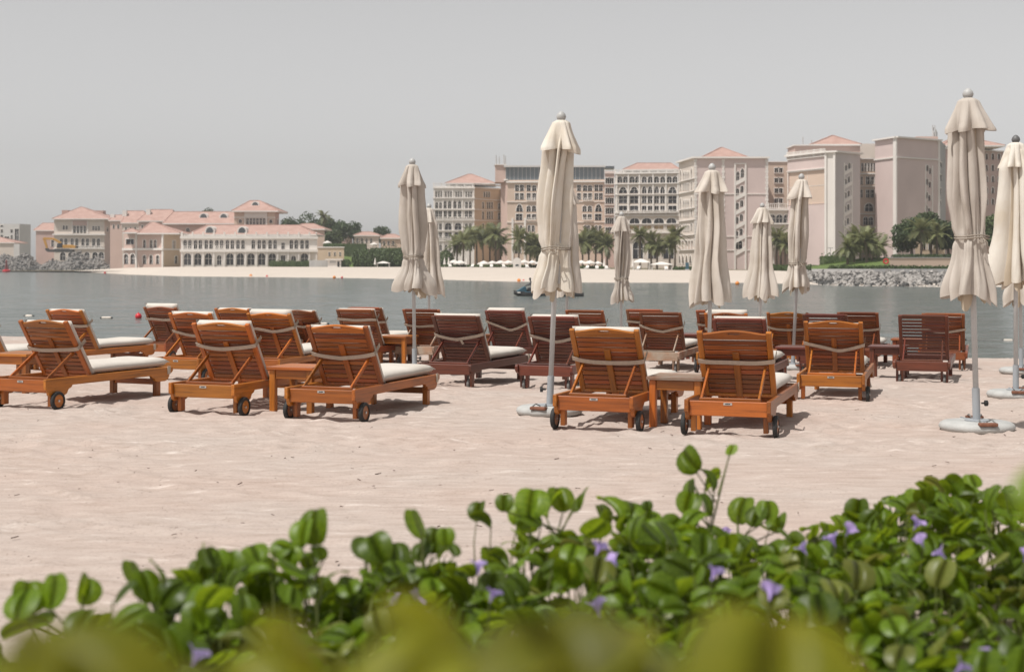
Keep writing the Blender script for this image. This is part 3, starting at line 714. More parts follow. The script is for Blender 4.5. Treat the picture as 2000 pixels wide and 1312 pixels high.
    root, f, zt = building('hotel_wing', 'deep pink hotel wing showing past the large mauve corner tower', [(1846, 340), (1960, 350)], C6.Y(255), -0.3, ['rose'], [[(1855+i*12, 5, y, y+12, 'a', None) for i in range(9) for y in (300, 322, 344, 366, 388)]], 16)
    f[0].belt(C6.Y(262), 2.2, 0.4); hip(root, 1838, 1962, C6.Y(240), 1860, 1900, C6.Y(190), 341, 12)

    # --- villas on the left
    a = C1.row([20, 130], 26, 445, 483) + C1.row([20], 30, 400, 418) + C1.row([20], 30, 508, 535) + C1.row([130], 22, 510, 565) + C1.row([187], 46, 440, 600) + C1.row([75], 52, 525, 555) + C1.row([285, 310, 335], 12, 540, 605)
    root, f, zt = building('modern_block', 'plain white modern block with dark square windows on the far shore', [(-60, 640), (38, 640), (60, 650)], C1.Y(385), -1.3, ['modern', 'modern'], [a, []], 16)
    root, f, zt = building('boathouse', 'low house with a pink hipped roof at the end of the rubble bank', [(-40, 560), (27, 560)], C1.Y(592), -1.3, ['cream'], [[]], 14)
    hip(root, -45, 30, C1.Y(592), -20, 3, C1.Y(535), 560, 14)

    a = C1.row([712, 744], 23, 402, 447, 'a') + C1.row([1042, 1073, 1104], 23, 408, 455, 'a') + C1.row([832, 870, 908, 946], 28, 408, 487, 'r')
    a += C1.row([685, 735, 805, 857, 925, 976, 1045, 1098], 34, 546, 652, 'a') + C1.row([700, 790, 880, 970, 1060, 1130], 60, 700, 790, 'a')
    root, f, zt = building('villa', 'cream villa with a broad hipped roof behind the rubble and the excavator', [(105.5, 556), (204, 556), (216, 566)], C1.Y(330), -1.3, ['cream', 'pink'], [a, C1.row([1200], 22, 420, 470, 'a')], 16)
    hip(root, 102, 218, C1.Y(326), C1.X(900), C1.X(915), C1.Y(196), 555, 18)
    f[0].belt(C1.Y(503), 3, 0.9, name='balcony'); f[0].belt(C1.Y(660), 2.0, 0.5)
    f[0].pilaster(C1.X(893), 31.5, pz(C1.Y(402), 556), pz(C1.Y(352), 556), 0.25, WALL['rose'], 'panel')
    for x in (808, 980): f[0].pilaster(C1.X(x), 1.8, pz(C1.Y(490), 556), pz(C1.Y(352), 556), 0.3)
    f[0].rail(C1.X(660), C1.X(1150), C1.Y(628), C1.Y(652), 0.3, 'balcony')
    o = root.location
    blk2('roof_gable', C1.X(690), C1.X(760), C1.Y(232), C1.Y(290), 566, 4, MAT['tile']); blk2('roof_gable', C1.X(1010), C1.X(1150), C1.Y(236), C1.Y(290), 566, 4, MAT['tile'])
    root, f, zt = building('villa_wing', 'rose coloured low wing with a stepped roof beside the cream villa', [(70, 562), (110, 562)], C1.Y(455), -1.3, ['rose'], [C1.row([590], 36, 565, 640)], 12)
    hip(root, 66, 112, C1.Y(455), 84, 108, C1.Y(375), 562, 14)

    # roofs and gables behind
    for nm, lb, x0, x1, ye, r0, r1, yr, Y0, wm in (
            ('townhouse', 'pink house with a hipped roof just right of the cream villa', 212, 262, C1.Y(345), 222, 250, C1.Y(285), 520, 'pink'),
            ('townhouse', 'cream house with a long ridge behind the arched pink house', 236, 292, C1.Y(372), 246, 280, C1.Y(240), 500, 'cream'),
            ('townhouse', 'rose gabled house with the tallest ridge in the row of roofs', 268, 345, C1.Y(350), 292, 336, C1.Y(226), 485, 'rose')):
        root, f, zt = building(nm, lb, [(x0+3, Y0), (x1-3, Y0)], ye, -0.9, [wm], [[(x0+10+i*9, 3.5, ye+8, ye+16, 'a', None) for i in range(int((x1-x0-16)/9))]], 14)
        hip(root, x0, x1, ye, r0, r1, yr, Y0, 16)
        blk3 = ob('chimney', MB().box(px(r0, Y0+6)-0.7-root.location.x, px(r0, Y0+6)+0.7-root.location.x, 5-8, 6.6-8, pz(ye, Y0)-root.location.z, pz(yr-2, Y0)-root.location.z).mesh('chimney', MAT['trim']), root)

    a = C1.row([1612, 1687, 1732], 31, 562, 652, 'a') + C1.row([1450], 88, 555, 612) + C1.row([1612, 1686, 1760], 36, 733, 832, 'a') + C1.row([1405, 1480], 50, 718, 832, 'a')
    root, f, zt = building('arcaded_house', 'pink two storey house with white corner pilaster and red roof beside the sand', [(241.5, 408), (318.5, 402), (352, 408)], C1.Y(487), -0.6, ['pink', 'ochre'], [a, C1.row([1940], 34, 572, 662, 'r', WALL['grey'])+C1.row([1965], 32, 740, 828, 'a')], 16)
    hip(root, C1.X(1535), C1.X(2012), C1.Y(487), C1.X(1690), C1.X(1720), C1.Y(366), 402, 17)
    hip(root, C1.X(1368), C1.X(1560), C1.Y(478), C1.X(1455), C1.X(1470), C1.Y(438), 402.5, 8)
    f[0].belt(C1.Y(668), 4, 0.5, name='balcony'); f[1].belt(C1.Y(668), 3, 0.4, name='balcony'); f[0].pilaster(C1.X(1818), 3, -0.6, zt, 0.3); f[0].pilaster(C1.X(1525), 3, -0.6, zt, 0.3)

    a = C2.row([180, 233, 296, 350, 416, 470, 534, 588, 652, 707, 770, 826, 940, 1007, 1060, 1128, 1184, 1365, 1420, 1485, 1540], 37, 564, 662, 'a') + C2.row([1273], 36, 595, 665)
    a += C2.row([207, 322, 440, 680, 797, 915, 1035, 1153, 1513], 80, 713, 842, 'a') + C2.row([560], 48, 735, 842, 'a') + C2.row([1273], 48, 738, 800) + C2.row([1390], 52, 742, 800, 'a')
    root, f, zt = building('arcaded_hall', 'long white two storey hall with an arcade of round arches behind the far beach', [(353.6, 392), (619.6, 396)], C2.Y(545), -0.6, ['white'], [a], 18)
    f[0].belt(C2.Y(535), 5.0, 0.5, name='cornice'); f[0].belt(C2.Y(683), 5.0, 0.6, name='string_course')
    for i in range(14):
        x = 140+i*118.6 if i < 13 else 1640
        f[0].pilaster(C2.X(x+5), 3.2, -0.6, pz(C2.Y(690), 394), 0.4)
        f[0].pilaster(C2.X(x+5), 3.0, pz(C2.Y(540), 394), pz(C2.Y(474), 394), 0.3, name='parapet_post')
    f[0].rail(354, 619, C2.Y(500), C2.Y(522), 0.15)
    r = hip(root, C2.X(215), C2.X(1650), C2.Y(500), C2.X(430), C2.X(1440), C2.Y(398), 396, 17)
    dormer(r, root, C2.X(455), 20, C2.Y(408), C2.Y(486), 396.6, 5); dormer(r, root, C2.X(815), 20, C2.Y(410), C2.Y(488), 396.6, 5)
    f[0].rail(C2.X(165), C2.X(255), C2.Y(628), C2.Y(660), 0.02, 'balcony'); f[0].rail(C2.X(520), C2.X(605), C2.Y(628), C2.Y(660), 0.02, 'balcony')

    root, f, zt = building('long_roofed_house', 'pink house with a long red roof and two fan dormers behind the white hall', [(322, 430), (465, 430)], C2.Y(380), -0.5, ['pink'], [C2.row([210], 38, 430, 470, 'a')], 16)
    r = hip(root, 318, 467, C2.Y(378), 338, 456, C2.Y(250), 429, 18)
    dormer(r, root, C2.X(385), 18, C2.Y(262), C2.Y(322), 433, 5); dormer(r, root, C2.X(610), 18, C2.Y(264), C2.Y(324), 433, 5)

    a = C2.row([797], 30, 333, 372, 'a') + C2.row([1137], 30, 335, 376, 'a') + C2.row([878, 915, 951, 988, 1026, 1063], 26, 323, 392)
    root, f, zt = building('lookout_tower', 'square peach tower with six tall windows and a red pyramid roof', [(457.5, 422), (537, 422), (545, 430)], C2.Y(238), -0.5, ['peach', 'rose'], [a, C2.row([1213], 14, 335, 390)], 14)
    r = hip(root, C2.X(702), C2.X(1228), C2.Y(238), C2.X(905), C2.X(1010), C2.Y(126), 421, 16)
    dormer(r, root, C2.X(962), 17, C2.Y(132), C2.Y(194), 425, 4)
    f[0].belt(C2.Y(313), 2, 0.3); f[0].pilaster(C2.X(970), 42, pz(C2.Y(318), 422), zt, 0.35, WALL['white'], 'panel')
    for x in (850, 1090): f[0].pilaster(C2.X(x), 2.5, pz(C2.Y(395), 422), zt, 0.4)

    for nm, lb, x0, x1, ye, yr, Y0, wm, zb_ in (
            ('small_villa', 'peach house with a low red roof at the end of the white hall', 568, 636, C2.Y(440), C2.Y(382), 420, 'peach', -0.5),
            ('small_villa', 'rose garden villa half hidden by dark trees', 645, 690, C3.Y(738), C3.Y(675), 470, 'rose', -0.5),
            ('small_villa', 'pale garden villa with a wide shallow roof above the round bushes', 690, 742, C3.Y(762), C3.Y(727), 450, 'cream', -0.5),
            ('small_villa', 'ochre garden villa with a small roof nearest the hotel', 742, 786, C3.Y(790), C3.Y(752), 445, 'peach', -0.5)):
        root, f, zt = building(nm, lb, [(x0+2, Y0), (x1-2, Y0)], ye, zb_, [wm], [[(x0+8+i*9, 3.5, ye+6, ye+15, 'a', None) for i in range(int((x1-x0-10)/9))]], 12)
        hip(root, x0, x1, ye, x0+(x1-x0)*.35, x0+(x1-x0)*.65, yr, Y0, 14)
    root, f, zt = building('terrace_block', 'plain ochre terrace block with small square windows beside the white hall', [(621, 385), (672, 385)], C2.Y(640), -0.6, ['ochre'], [C2.row([1790, 1850, 1910], 16, 700, 740)], 10)
    f[0].belt(C2.Y(645), 2, 0.2)
    root, f, zt = building('garden_pavilion', 'low orange building among the trees by the retaining wall', [(C6.X(628), 262), (C6.X(845), 262)], C6.Y(925), -0.4, ['ochre'], [C6.row([690, 740, 800], 30, 960, 1005, 'r')], 8)
    # retaining walls on the right shore
    root, f, zt = building('retaining_wall', 'smooth peach retaining wall above the stone revetment', [(1737, 236), (1960, 240)], 503.5, -0.3, ['peach'], [[]], 3, 'wall')
    f[0].belt(503.2, 1.4, 0.1, WALL['grey'], 'coping')
    root, f, zt = building('sea_wall', 'low pale concrete sea wall along the top of the revetment', [(1585, 222), (1700, 218), (1990, 218)], 525.2, -0.6, ['grey', 'grey'], [[], []], 1.2, 'wall')
far_side()

# ------------------------------------------------------------------ far shore: planting, rocks, beach furniture
MAT['leaf_far'] = leafy('far_foliage', (0.048, 0.078, 0.028), (0.095, 0.13, 0.045), 0.15, 0.6, 0.15, 0.25)
MAT['leaf_dark'] = leafy('far_foliage_dark', (0.034, 0.06, 0.024), (0.065, 0.10, 0.036), 0.15, 0.6, 0.15, 0.25)
MAT['hedge'] = leafy('hedge_foliage', (0.045, 0.078, 0.02), (0.085, 0.125, 0.034), 0.12, 0.6, 0.12, 0.4)
MAT['frond'] = leafy('palm_frond', (0.13, 0.145, 0.06), (0.21, 0.225, 0.10), 0.3, 0.5, 0.3, 0.4)
MAT['trunk'] = simple('palm_trunk', (0.15, 0.115, 0.085), 0.9, 0.25, 2.0, 0.4, 6)
MAT['bark'] = simple('bark', (0.10, 0.075, 0.055), 0.9, 0.25, 2.0, 0.4, 6)
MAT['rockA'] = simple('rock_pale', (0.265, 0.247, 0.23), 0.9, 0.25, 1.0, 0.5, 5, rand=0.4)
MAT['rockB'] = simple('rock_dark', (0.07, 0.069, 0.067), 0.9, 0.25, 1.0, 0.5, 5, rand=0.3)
MAT['whitecloth'] = simple('white_canvas', (0.74, 0.69, 0.64), 0.9, 0.06, 1.0)
MAT['yellow'] = simple('machine_yellow', (0.55, 0.27, 0.03), 0.5, 0.15, 0.6)
MAT['track'] = simple('track_steel', (0.05, 0.047, 0.045), 0.8, 0.2, 2)
MAT['red'] = simple('buoy_red', (0.58, 0.02, 0.03), 0.4, 0.08, 4)
MAT['orangeb'] = simple('buoy_orange', (0.72, 0.23, 0.02), 0.4, 0.08, 4)
MAT['floatw'] = simple('float_white', (0.68, 0.60, 0.52), 0.5, 0.1, 6)
MAT['darkred'] = simple('beacon_red', (0.22, 0.035, 0.035), 0.5, 0.1, 4)
MAT['teal'] = simple('teal_panel', (0.035, 0.10, 0.14), 0.6, 0.1, 4)
MAT['skinA'] = simple('skin', (0.36, 0.19, 0.13), 0.6, 0.05, 4)
MAT['vest'] = simple('life_vest', (0.05, 0.05, 0.055), 0.8, 0.1, 10)

def leaf_cloud(name, lobes, n, size, mat, seed, shell=0.55, zmin=None):
    """many small leaf faces spread through a set of ellipsoids ((cx,cy,cz),(rx,ry,rz))"""
    r = np.random.RandomState(seed); vol = np.array([l[1][0]*l[1][1]*l[1][2] for l in lobes])**0.7; vol = vol/vol.sum()
    idx = r.choice(len(lobes), n, p=vol); C = np.array([l[0] for l in lobes])[idx]; S = np.array([l[1] for l in lobes])[idx]
    d = r.normal(size=(n, 3)); d /= np.linalg.norm(d, axis=1)[:, None]
    rad = shell + (1.08-shell)*r.rand(n)**0.6; P = C + d*S*rad[:, None]
    if zmin is not None: P[:, 2] = np.maximum(P[:, 2], zmin + 0.05*r.rand(n))
    nrm = d*0.7 + r.normal(size=(n, 3))*0.6; nrm /= np.linalg.norm(nrm, axis=1)[:, None]
    t = np.cross(nrm, r.normal(size=(n, 3))); t /= np.linalg.norm(t, axis=1)[:, None]; b = np.cross(nrm, t)
    sz = size*(0.6+0.8*r.rand(n))[:, None]
    V = np.stack([P - t*sz - b*sz*0.35, P + b*sz*0.7, P + t*sz - b*sz*0.3, P - b*sz*0.8], 1).reshape(-1, 3)
    me = bpy.data.meshes.new(name); me.from_pydata([], [], [])
    q = np.arange(4*n, dtype=np.int32)
    me.vertices.add(4*n); me.vertices.foreach_set('co', V.astype(np.float32).ravel()); me.loops.add(4*n); me.loops.foreach_set('vertex_index', q)
    me.polygons.add(n); me.polygons.foreach_set('loop_start', np.arange(0, 4*n, 4, dtype=np.int32)); me.polygons.foreach_set('loop_total', np.full(n, 4, np.int32))
    me.update(calc_edges=True); me.materials.append(mat); return me

def broad_tree(label, x, Y, w, ytop, zb, seed, mat='leaf_far', group=None, ybot=None, n=2600):
    r = random.Random(seed); X = px(x, Y); W = w/F*Y; H = pz(ytop, Y)-zb
    root = thing('broadleaf_tree', label, 'tree', (X, Y, zb), group=group)
    ch = min(H*0.75, W*0.95) if ybot is None else (pz(ytop, Y)-pz(ybot, Y))
    lobes = []
    for k in range(9):
        a = r.uniform(0, 6.28); q = r.uniform(0.1, 0.30)*W
        rr = r.uniform(0.17, 0.27)*W
        lobes.append(((q*math.cos(a)*1.1, q*math.sin(a), H - ch/2 + r.uniform(-0.28, 0.25)*ch), (rr*1.05, rr, min(rr*0.95, ch*0.33))))
    lobes.append(((0, 0, H-ch*0.40), (0.30*W, 0.3*W, ch*0.40)))
    ob('crown', leaf_cloud('crown', lobes, n, 0.020*W+0.12, MAT[mat], seed), root)
    t = MB(); hz = H-ch*0.6; t.tube([(0, 0, 0), (0.05*W, 0, hz*0.5), (0, 0, hz)], [0.035*W+.1, 0.028*W+.08, 0.02*W+.05], 7)
    for k in range(5):
        a = 6.28*k/5+r.random(); t.tube([(0, 0, hz*0.9), (math.cos(a)*0.2*W, math.sin(a)*0.2*W, H-ch*0.45)], [0.018*W+.04, 0.008*W], 5)
    ob('trunk', t.mesh('trunk', MAT['bark']), root)
    return root

def frond_mesh(droop, seed):
    def mk():
        r = random.Random(seed); b = MB(); N = 11
        sp = [Vector((t, 0, 0.30*t - droop*t*t)) for t in [i/N for i in range(N+1)]]
        b.tube(sp, [0.018*(1-i/N*0.8) for i in range(N+1)], 3, cap=False)
        for i in range(1, N+1):
            p = sp[i]; L = 0.34*math.sin(math.pi*min(1, 0.12+0.80*i/N))**0.7
            for s in (-1, 1):
                tip = p + Vector((0.55*L, s*L*0.85, -0.42*L+r.uniform(-.05, .05)))
                q = sp[i-1]
                b.add([q, p, tip], [(0, 1, 2)]); b.add([q.lerp(p, .5), p + Vector((0.03, 0, 0)), tip+Vector((0.06, -s*0.05, -0.03))], [(0, 1, 2)])
        return b.mesh('frond', MAT['frond'], fix=False)
    return cached(('frond', droop, seed), mk)

def palm(x, Y, ytop, zb, label, group, seed, size=2.6, nf=17):
    r = random.Random(seed); H = pz(ytop, Y)-zb-size*0.45; X = px(x, Y)
    root = thing('palm_tree', label, 'palm tree', (X, Y, zb), r.uniform(0, 6), group)
    lean = r.uniform(-0.04, 0.04)*H
    t = MB(); t.tube([(0, 0, 0), (lean*0.3, 0, H*0.4), (lean, 0, H)], [0.30, 0.21, 0.19], 8); t.lathe([(0.16, -0.5), (0.34, -0.1), (0.28, 0.25), (0.1, 0.4)], 8, (lean, 0, H))
    ob('trunk', t.mesh('trunk', MAT['trunk']), root)
    for k in range(nf):
        el = R(r.choice([70, 52, 38, 22, 5, -15, -35])+r.uniform(-8, 8)); dr = 0.55 if el > 0.6 else 0.85
        s = size*r.uniform(0.85, 1.1)*(0.85 if el < -0.2 else 1)
        ob('frond', frond_mesh(dr, k % 3), root, (lean, 0, H+0.15), (0, -el, k*2.399+r.uniform(-.2, .2)), s)
    return root

def hedge(label, x0, x1, ytop, Y, zb, D=1.6, mat='hedge', seed=0, name='hedge', slope=None):
    X0, X1 = px(x0, Y), px(x1, Y); zt = pz(ytop, Y); L = X1-X0; H = zt-zb
    root = thing(name, label, 'hedge', ((X0+X1)/2, Y+D/2, zb))
    r = np.random.RandomState(seed); lobes = []
    n = max(3, int(L/0.9))
    for i in range(n):
        lobes.append((((i+0.5)/n*L-L/2, 0, H*0.48), (L/n*0.8, D*0.55, H*0.55*(0.94+0.12*r.rand()))))
    core = MB().box(-L/2+.15, L/2-.15, -D/2+.2, D/2-.2, 0, H*0.86).mesh('core', MAT['hedge'])
    ob('branches', core, root)
    ob('foliage', leaf_cloud('foliage', lobes, int(60*L+300), 0.17, MAT[mat], seed, 0.82, 0.0), root)
    return root

def round_bush(x, w, ytop, Y, zb, seed, label, group):
    X = px(x, Y); W = w/F*Y; H = pz(ytop, Y)-zb
    root = thing('round_bush', label, 'bush', (X, Y, zb), group=group)
    ob('foliage', leaf_cloud('foliage', [((0, 0, H*0.5), (W*0.5, W*0.5, H*0.52))], 1500, 0.22, MAT['hedge'], seed, 0.78, 0.0), root)
    ob('stem', MB().tube([(0, 0, 0), (0, 0, H*0.7)], [0.2, 0.1], 6).mesh('stem', MAT['bark']), root)

def rock_mesh(k, mat):
    def mk():
        r = random.Random(100+k); bm = bmesh.new()
        for _ in range(13):
            d = Vector((r.gauss(0, 1), r.gauss(0, 1), r.gauss(0, 1))).normalized(); bm.verts.new(Vector((d.x, d.y*0.85, d.z*0.7))*r.uniform(0.8, 1.05))
        g = bmesh.ops.convex_hull(bm, input=bm.verts); bmesh.ops.delete(bm, geom=[v for v in bm.verts if not v.link_faces], context='VERTS')
        me = bpy.data.meshes.new('rock'); bm.to_mesh(me); bm.free(); me.materials.append(MAT[mat]); return me
    return cached(('rock', k, mat), mk)

def rock_bank(label, slope, x0, x1, n_big, n_small, size, seed, split, name='rock_bank'):
    """slope(x, t) gives the surface point under photo column x from the waterline (t=0) to the top (t=1)"""
    r = random.Random(seed); p = Vector(slope((x0+x1)/2, 0))
    root = thing(name, label, 'rocks', p)
    core = MB(); N = 24
    for i in range(N):
        for j in range(5):
            V = [Vector(slope(x0+(x1-x0)*(i+a)/N, (j+b)/5.0))-p-Vector((0, -0.4, 0.25*size)) for a, b in ((0, 0), (1, 0), (1, 1), (0, 1))]
            core.add(V, [(0, 1, 2, 3)])
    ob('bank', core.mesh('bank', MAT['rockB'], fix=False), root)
    sm = MB()
    tot = n_big+n_small
    for i in range(tot):
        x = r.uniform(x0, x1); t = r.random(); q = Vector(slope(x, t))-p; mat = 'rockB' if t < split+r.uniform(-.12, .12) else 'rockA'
        s = size*r.uniform(0.55, 1.2)
        if i < n_big:
            ob('rock', rock_mesh(r.randrange(6), mat), root, q, (r.uniform(0, 6), r.uniform(0, 6), r.uniform(0, 6)), (s*r.uniform(.8, 1.3), s, s*r.uniform(.7, 1)))
        else:
            me = rock_mesh(r.randrange(6), mat); M = Matrix.Translation(q) @ Matrix.Rotation(r.uniform(0, 6), 4, Vector((r.random(), r.random(), r.random()+.1)))
            sm.add([M @ (v.co*s*0.75) for v in me.vertices], [tuple(f.vertices) for f in me.polygons])
    if n_small: tag(ob('small_rocks', sm.mesh('small_rocks', MAT['rockA'], fix=False), root), kind='stuff')

def open_parasol(x, Y, ytop, w, zb, label, group):
    X = px(x, Y); zt = pz(ytop, Y); W = w/F*Y
    root = thing('beach_parasol', label, 'parasol', (X, Y, zb), group=group); h = zt-zb
    n = 8; V = [(0, 0, h)] + [(W/2*math.cos(6.2832*k/n), W/2*math.sin(6.2832*k/n), h-W*0.22) for k in range(n)] + [(W/2*math.cos(6.2832*k/n), W/2*math.sin(6.2832*k/n), h-W*0.22-0.22) for k in range(n)]
    ob('canopy', MB().add(V, [(0, k+1, (k+1) % n+1) for k in range(n)] + [(k+1, (k+1) % n+1, n+(k+1) % n+1, n+k+1) for k in range(n)]).mesh('canopy', MAT['whitecloth'], fix=False), root)
    ob('pole', MB().tube([(0, 0, 0), (0, 0, h-0.1)], 0.05, 6).mesh('pole', MAT['trim']), root)

def planting():
    # trees on the left, behind the hall
    broad_tree('dark round tree showing above the long red roof', 408, 470, 40, 406, -0.4, 1, 'leaf_dark')
    for i, (x, Y, w, yt) in enumerate(((566, 455, 46, 424), (600, 470, 66, 415), (636, 462, 52, 420), (664, 450, 48, 430), (648, 440, 44, 446), (690, 470, 40, 432))):
        broad_tree('dark tree in the grove between the hall and the garden villas', x, Y, w, yt, -0.4, 10+i, 'leaf_dark' if i % 2 else 'leaf_far', 'grove behind the hall')
    broad_tree('round dark tree standing alone behind the garden villas', 744, 480, 42, 441, -0.4, 20, 'leaf_dark')
    palm(631, 452, 416, -0.4, 'palm rising out of the grove behind the hall', None, 21, 2.8)
    # trees on the right
    for i, (x, Y, w, yt, m) in enumerate(((1778, 252, 78, 426, 'leaf_far'), (1815, 258, 70, 414, 'leaf_far'), (1850, 250, 60, 432, 'leaf_dark'), (1940, 256, 66, 420, 'leaf_far'), (1900, 262, 70, 425, 'leaf_dark'), (2020, 262, 80, 424, 'leaf_far'))):
        broad_tree('dense leafy tree in the row above the peach retaining wall', x, Y, w, yt, -0.3, 30+i, m, 'trees above the retaining wall', n=4200)
    for i, (x, yt) in enumerate(((1655, 472), (1668, 462), (1681, 455), (1693, 459), (1704, 466), (1716, 470), (1799, 440), (1830, 446))):
        palm(x, 244+(i % 3)*4, yt, -0.3, 'short palm in the clump by the mauve towers', 'palms by the mauve towers', 50+i, 2.6, 26)
    # palms in front of the hotel
    for i, (x, yt) in enumerate(((905, 462), (918, 455), (931, 452), (944, 458), (957, 450), (968, 448), (978, 468), (893, 470), (1013, 457), (1035, 466), (1048, 470), (1062, 478), (1138, 462), (1150, 458), (1163, 456), (1176, 460), (1186, 468), (1250, 452), (1272, 464), (1283, 470), (1308, 468), (1318, 450), (1525, 460), (1517, 455), (1533, 466))):
        palm(x, 352+(i*7 % 5)*3 if x < 1000 else (338 if x < 1200 else 306)+(i*7 % 4)*2, yt, -0.1, 'date palm in the row planted before the hotel', 'palms before the hotel', 80+i, 3.3 if x < 1200 else 2.8, 26)
    # hedges, bushes, lawn
    for i, (x, w, yt) in enumerate(((700, 24, 489), (716, 28, 488), (737, 30, 487), (759, 34, 487), (783, 26, 489), (870, 32, 491))):
        round_bush(x, w, yt, 376-i*2, 0.15, 120+i, 'clipped round green bush in the row above the far beach', 'clipped round bushes')
    hedge('clipped dark hedge block above the round bushes', 670, 716, C3.Y(808), 415, -0.3, 3, 'leaf_dark', 5)
    hedge('green hedge before the arches at the end of the white hall', C2.X(1120), C2.X(1610), 508.5, 386, 0.2, 2, 'hedge', 6)
    hedge('narrow hedge beside the white beach hut', 662, 682, 509, 374, 0.2, 2, 'hedge', 7)
    hedge('hedge below the ochre villas', 722, 786, C3.Y(860), 405, -0.3, 2, 'leaf_dark', 8)
    hedge('roof terrace hedge on the ochre terrace block', 632, 671, C2.Y(602), 388, pz(C2.Y(640), 388), 2, 'hedge', 9)
    hedge('low hedge behind the parasols on the far beach', 850, 1050, 517, 347, 0.25, 1.5, 'hedge', 11)
    hedge('bright low hedge at the edge of the far beach before the pink wing', 1110, 1182, 519, 312, -0.1, 1.5, 'hedge', 12)
    hedge('low hedge beside the teal panel', 1318, 1352, 521, 292, -0.2, 1.4, 'hedge', 13)
    hedge('low hedge at the foot of the arch gallery', 1500, 1605, 517, 290, -0.2, 1.4, 'hedge', 16)
    hedge('tall clipped hedge beneath the greyish pink tower', 1608, 1668, 495, 262, -0.3, 4, 'hedge', 14)
    hedge('thin hedge along the top of the sea wall', 1622, 1990, 519, 224, pz(525.2, 224)-0.2, 1.0, 'hedge', 15)
    hedge('hedge along the top of the peach retaining wall', 1745, 1955, 497, 238, pz(503.5, 238)-0.1, 1.0, 'leaf_dark', 17)
    g = MB(); Y0, Y1 = 224.5, 250
    g.add([(px(1585, Y0), Y0, pz(528, Y0)), (px(1737, Y0), Y0, pz(524, Y0)), (px(1737, Y1), Y1, pz(503, Y1)), (px(1690, Y1), Y1, pz(503, Y1)), (px(1585, Y1), Y1, pz(520, Y1))], [(0, 1, 2, 3, 4)])
    tag(ob('lawn', g.mesh('lawn', MAT['lawn'])), kind='structure')
    g = MB(); g.add([(px(668, 380), 380, 0.4), (px(735, 380), 380, 0.4), (px(735, 402), 402, 2.6), (px(668, 402), 402, 3.4)], [(0, 1, 2, 3)])
    tag(ob('lawn', g.mesh('lawn', MAT['lawn'])), kind='structure')
planting()

def rocks():
    def left(x, t):
        prof = 26 + 9*math.sin(x*0.05) + 6*math.sin(x*0.13+1); fall = max(0.0, min(1.0, (250-x)/60))
        Y = 515 + 20*t; return (px(x, Y), Y, pz(530.5 - prof*(0.35+0.65*fall)*t**0.9, Y))
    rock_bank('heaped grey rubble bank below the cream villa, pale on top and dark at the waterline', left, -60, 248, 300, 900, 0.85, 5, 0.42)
    def right(x, t):
        Yw = (CAMZ-WATER)*F/((556 + min(4, (x-1560)/40))-HZ); Yt = 217.0; f = min(1, (x-1555)/60); Yw2 = Yt-(Yt-Yw)*max(f, .3)
        Y = Yw2+(Yt-Yw2)*t; return (px(x, Y), Y, WATER-0.1+(pz(530.5, Yt)-WATER+0.1)*t)
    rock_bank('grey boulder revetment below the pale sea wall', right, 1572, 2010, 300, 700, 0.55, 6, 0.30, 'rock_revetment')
rocks()

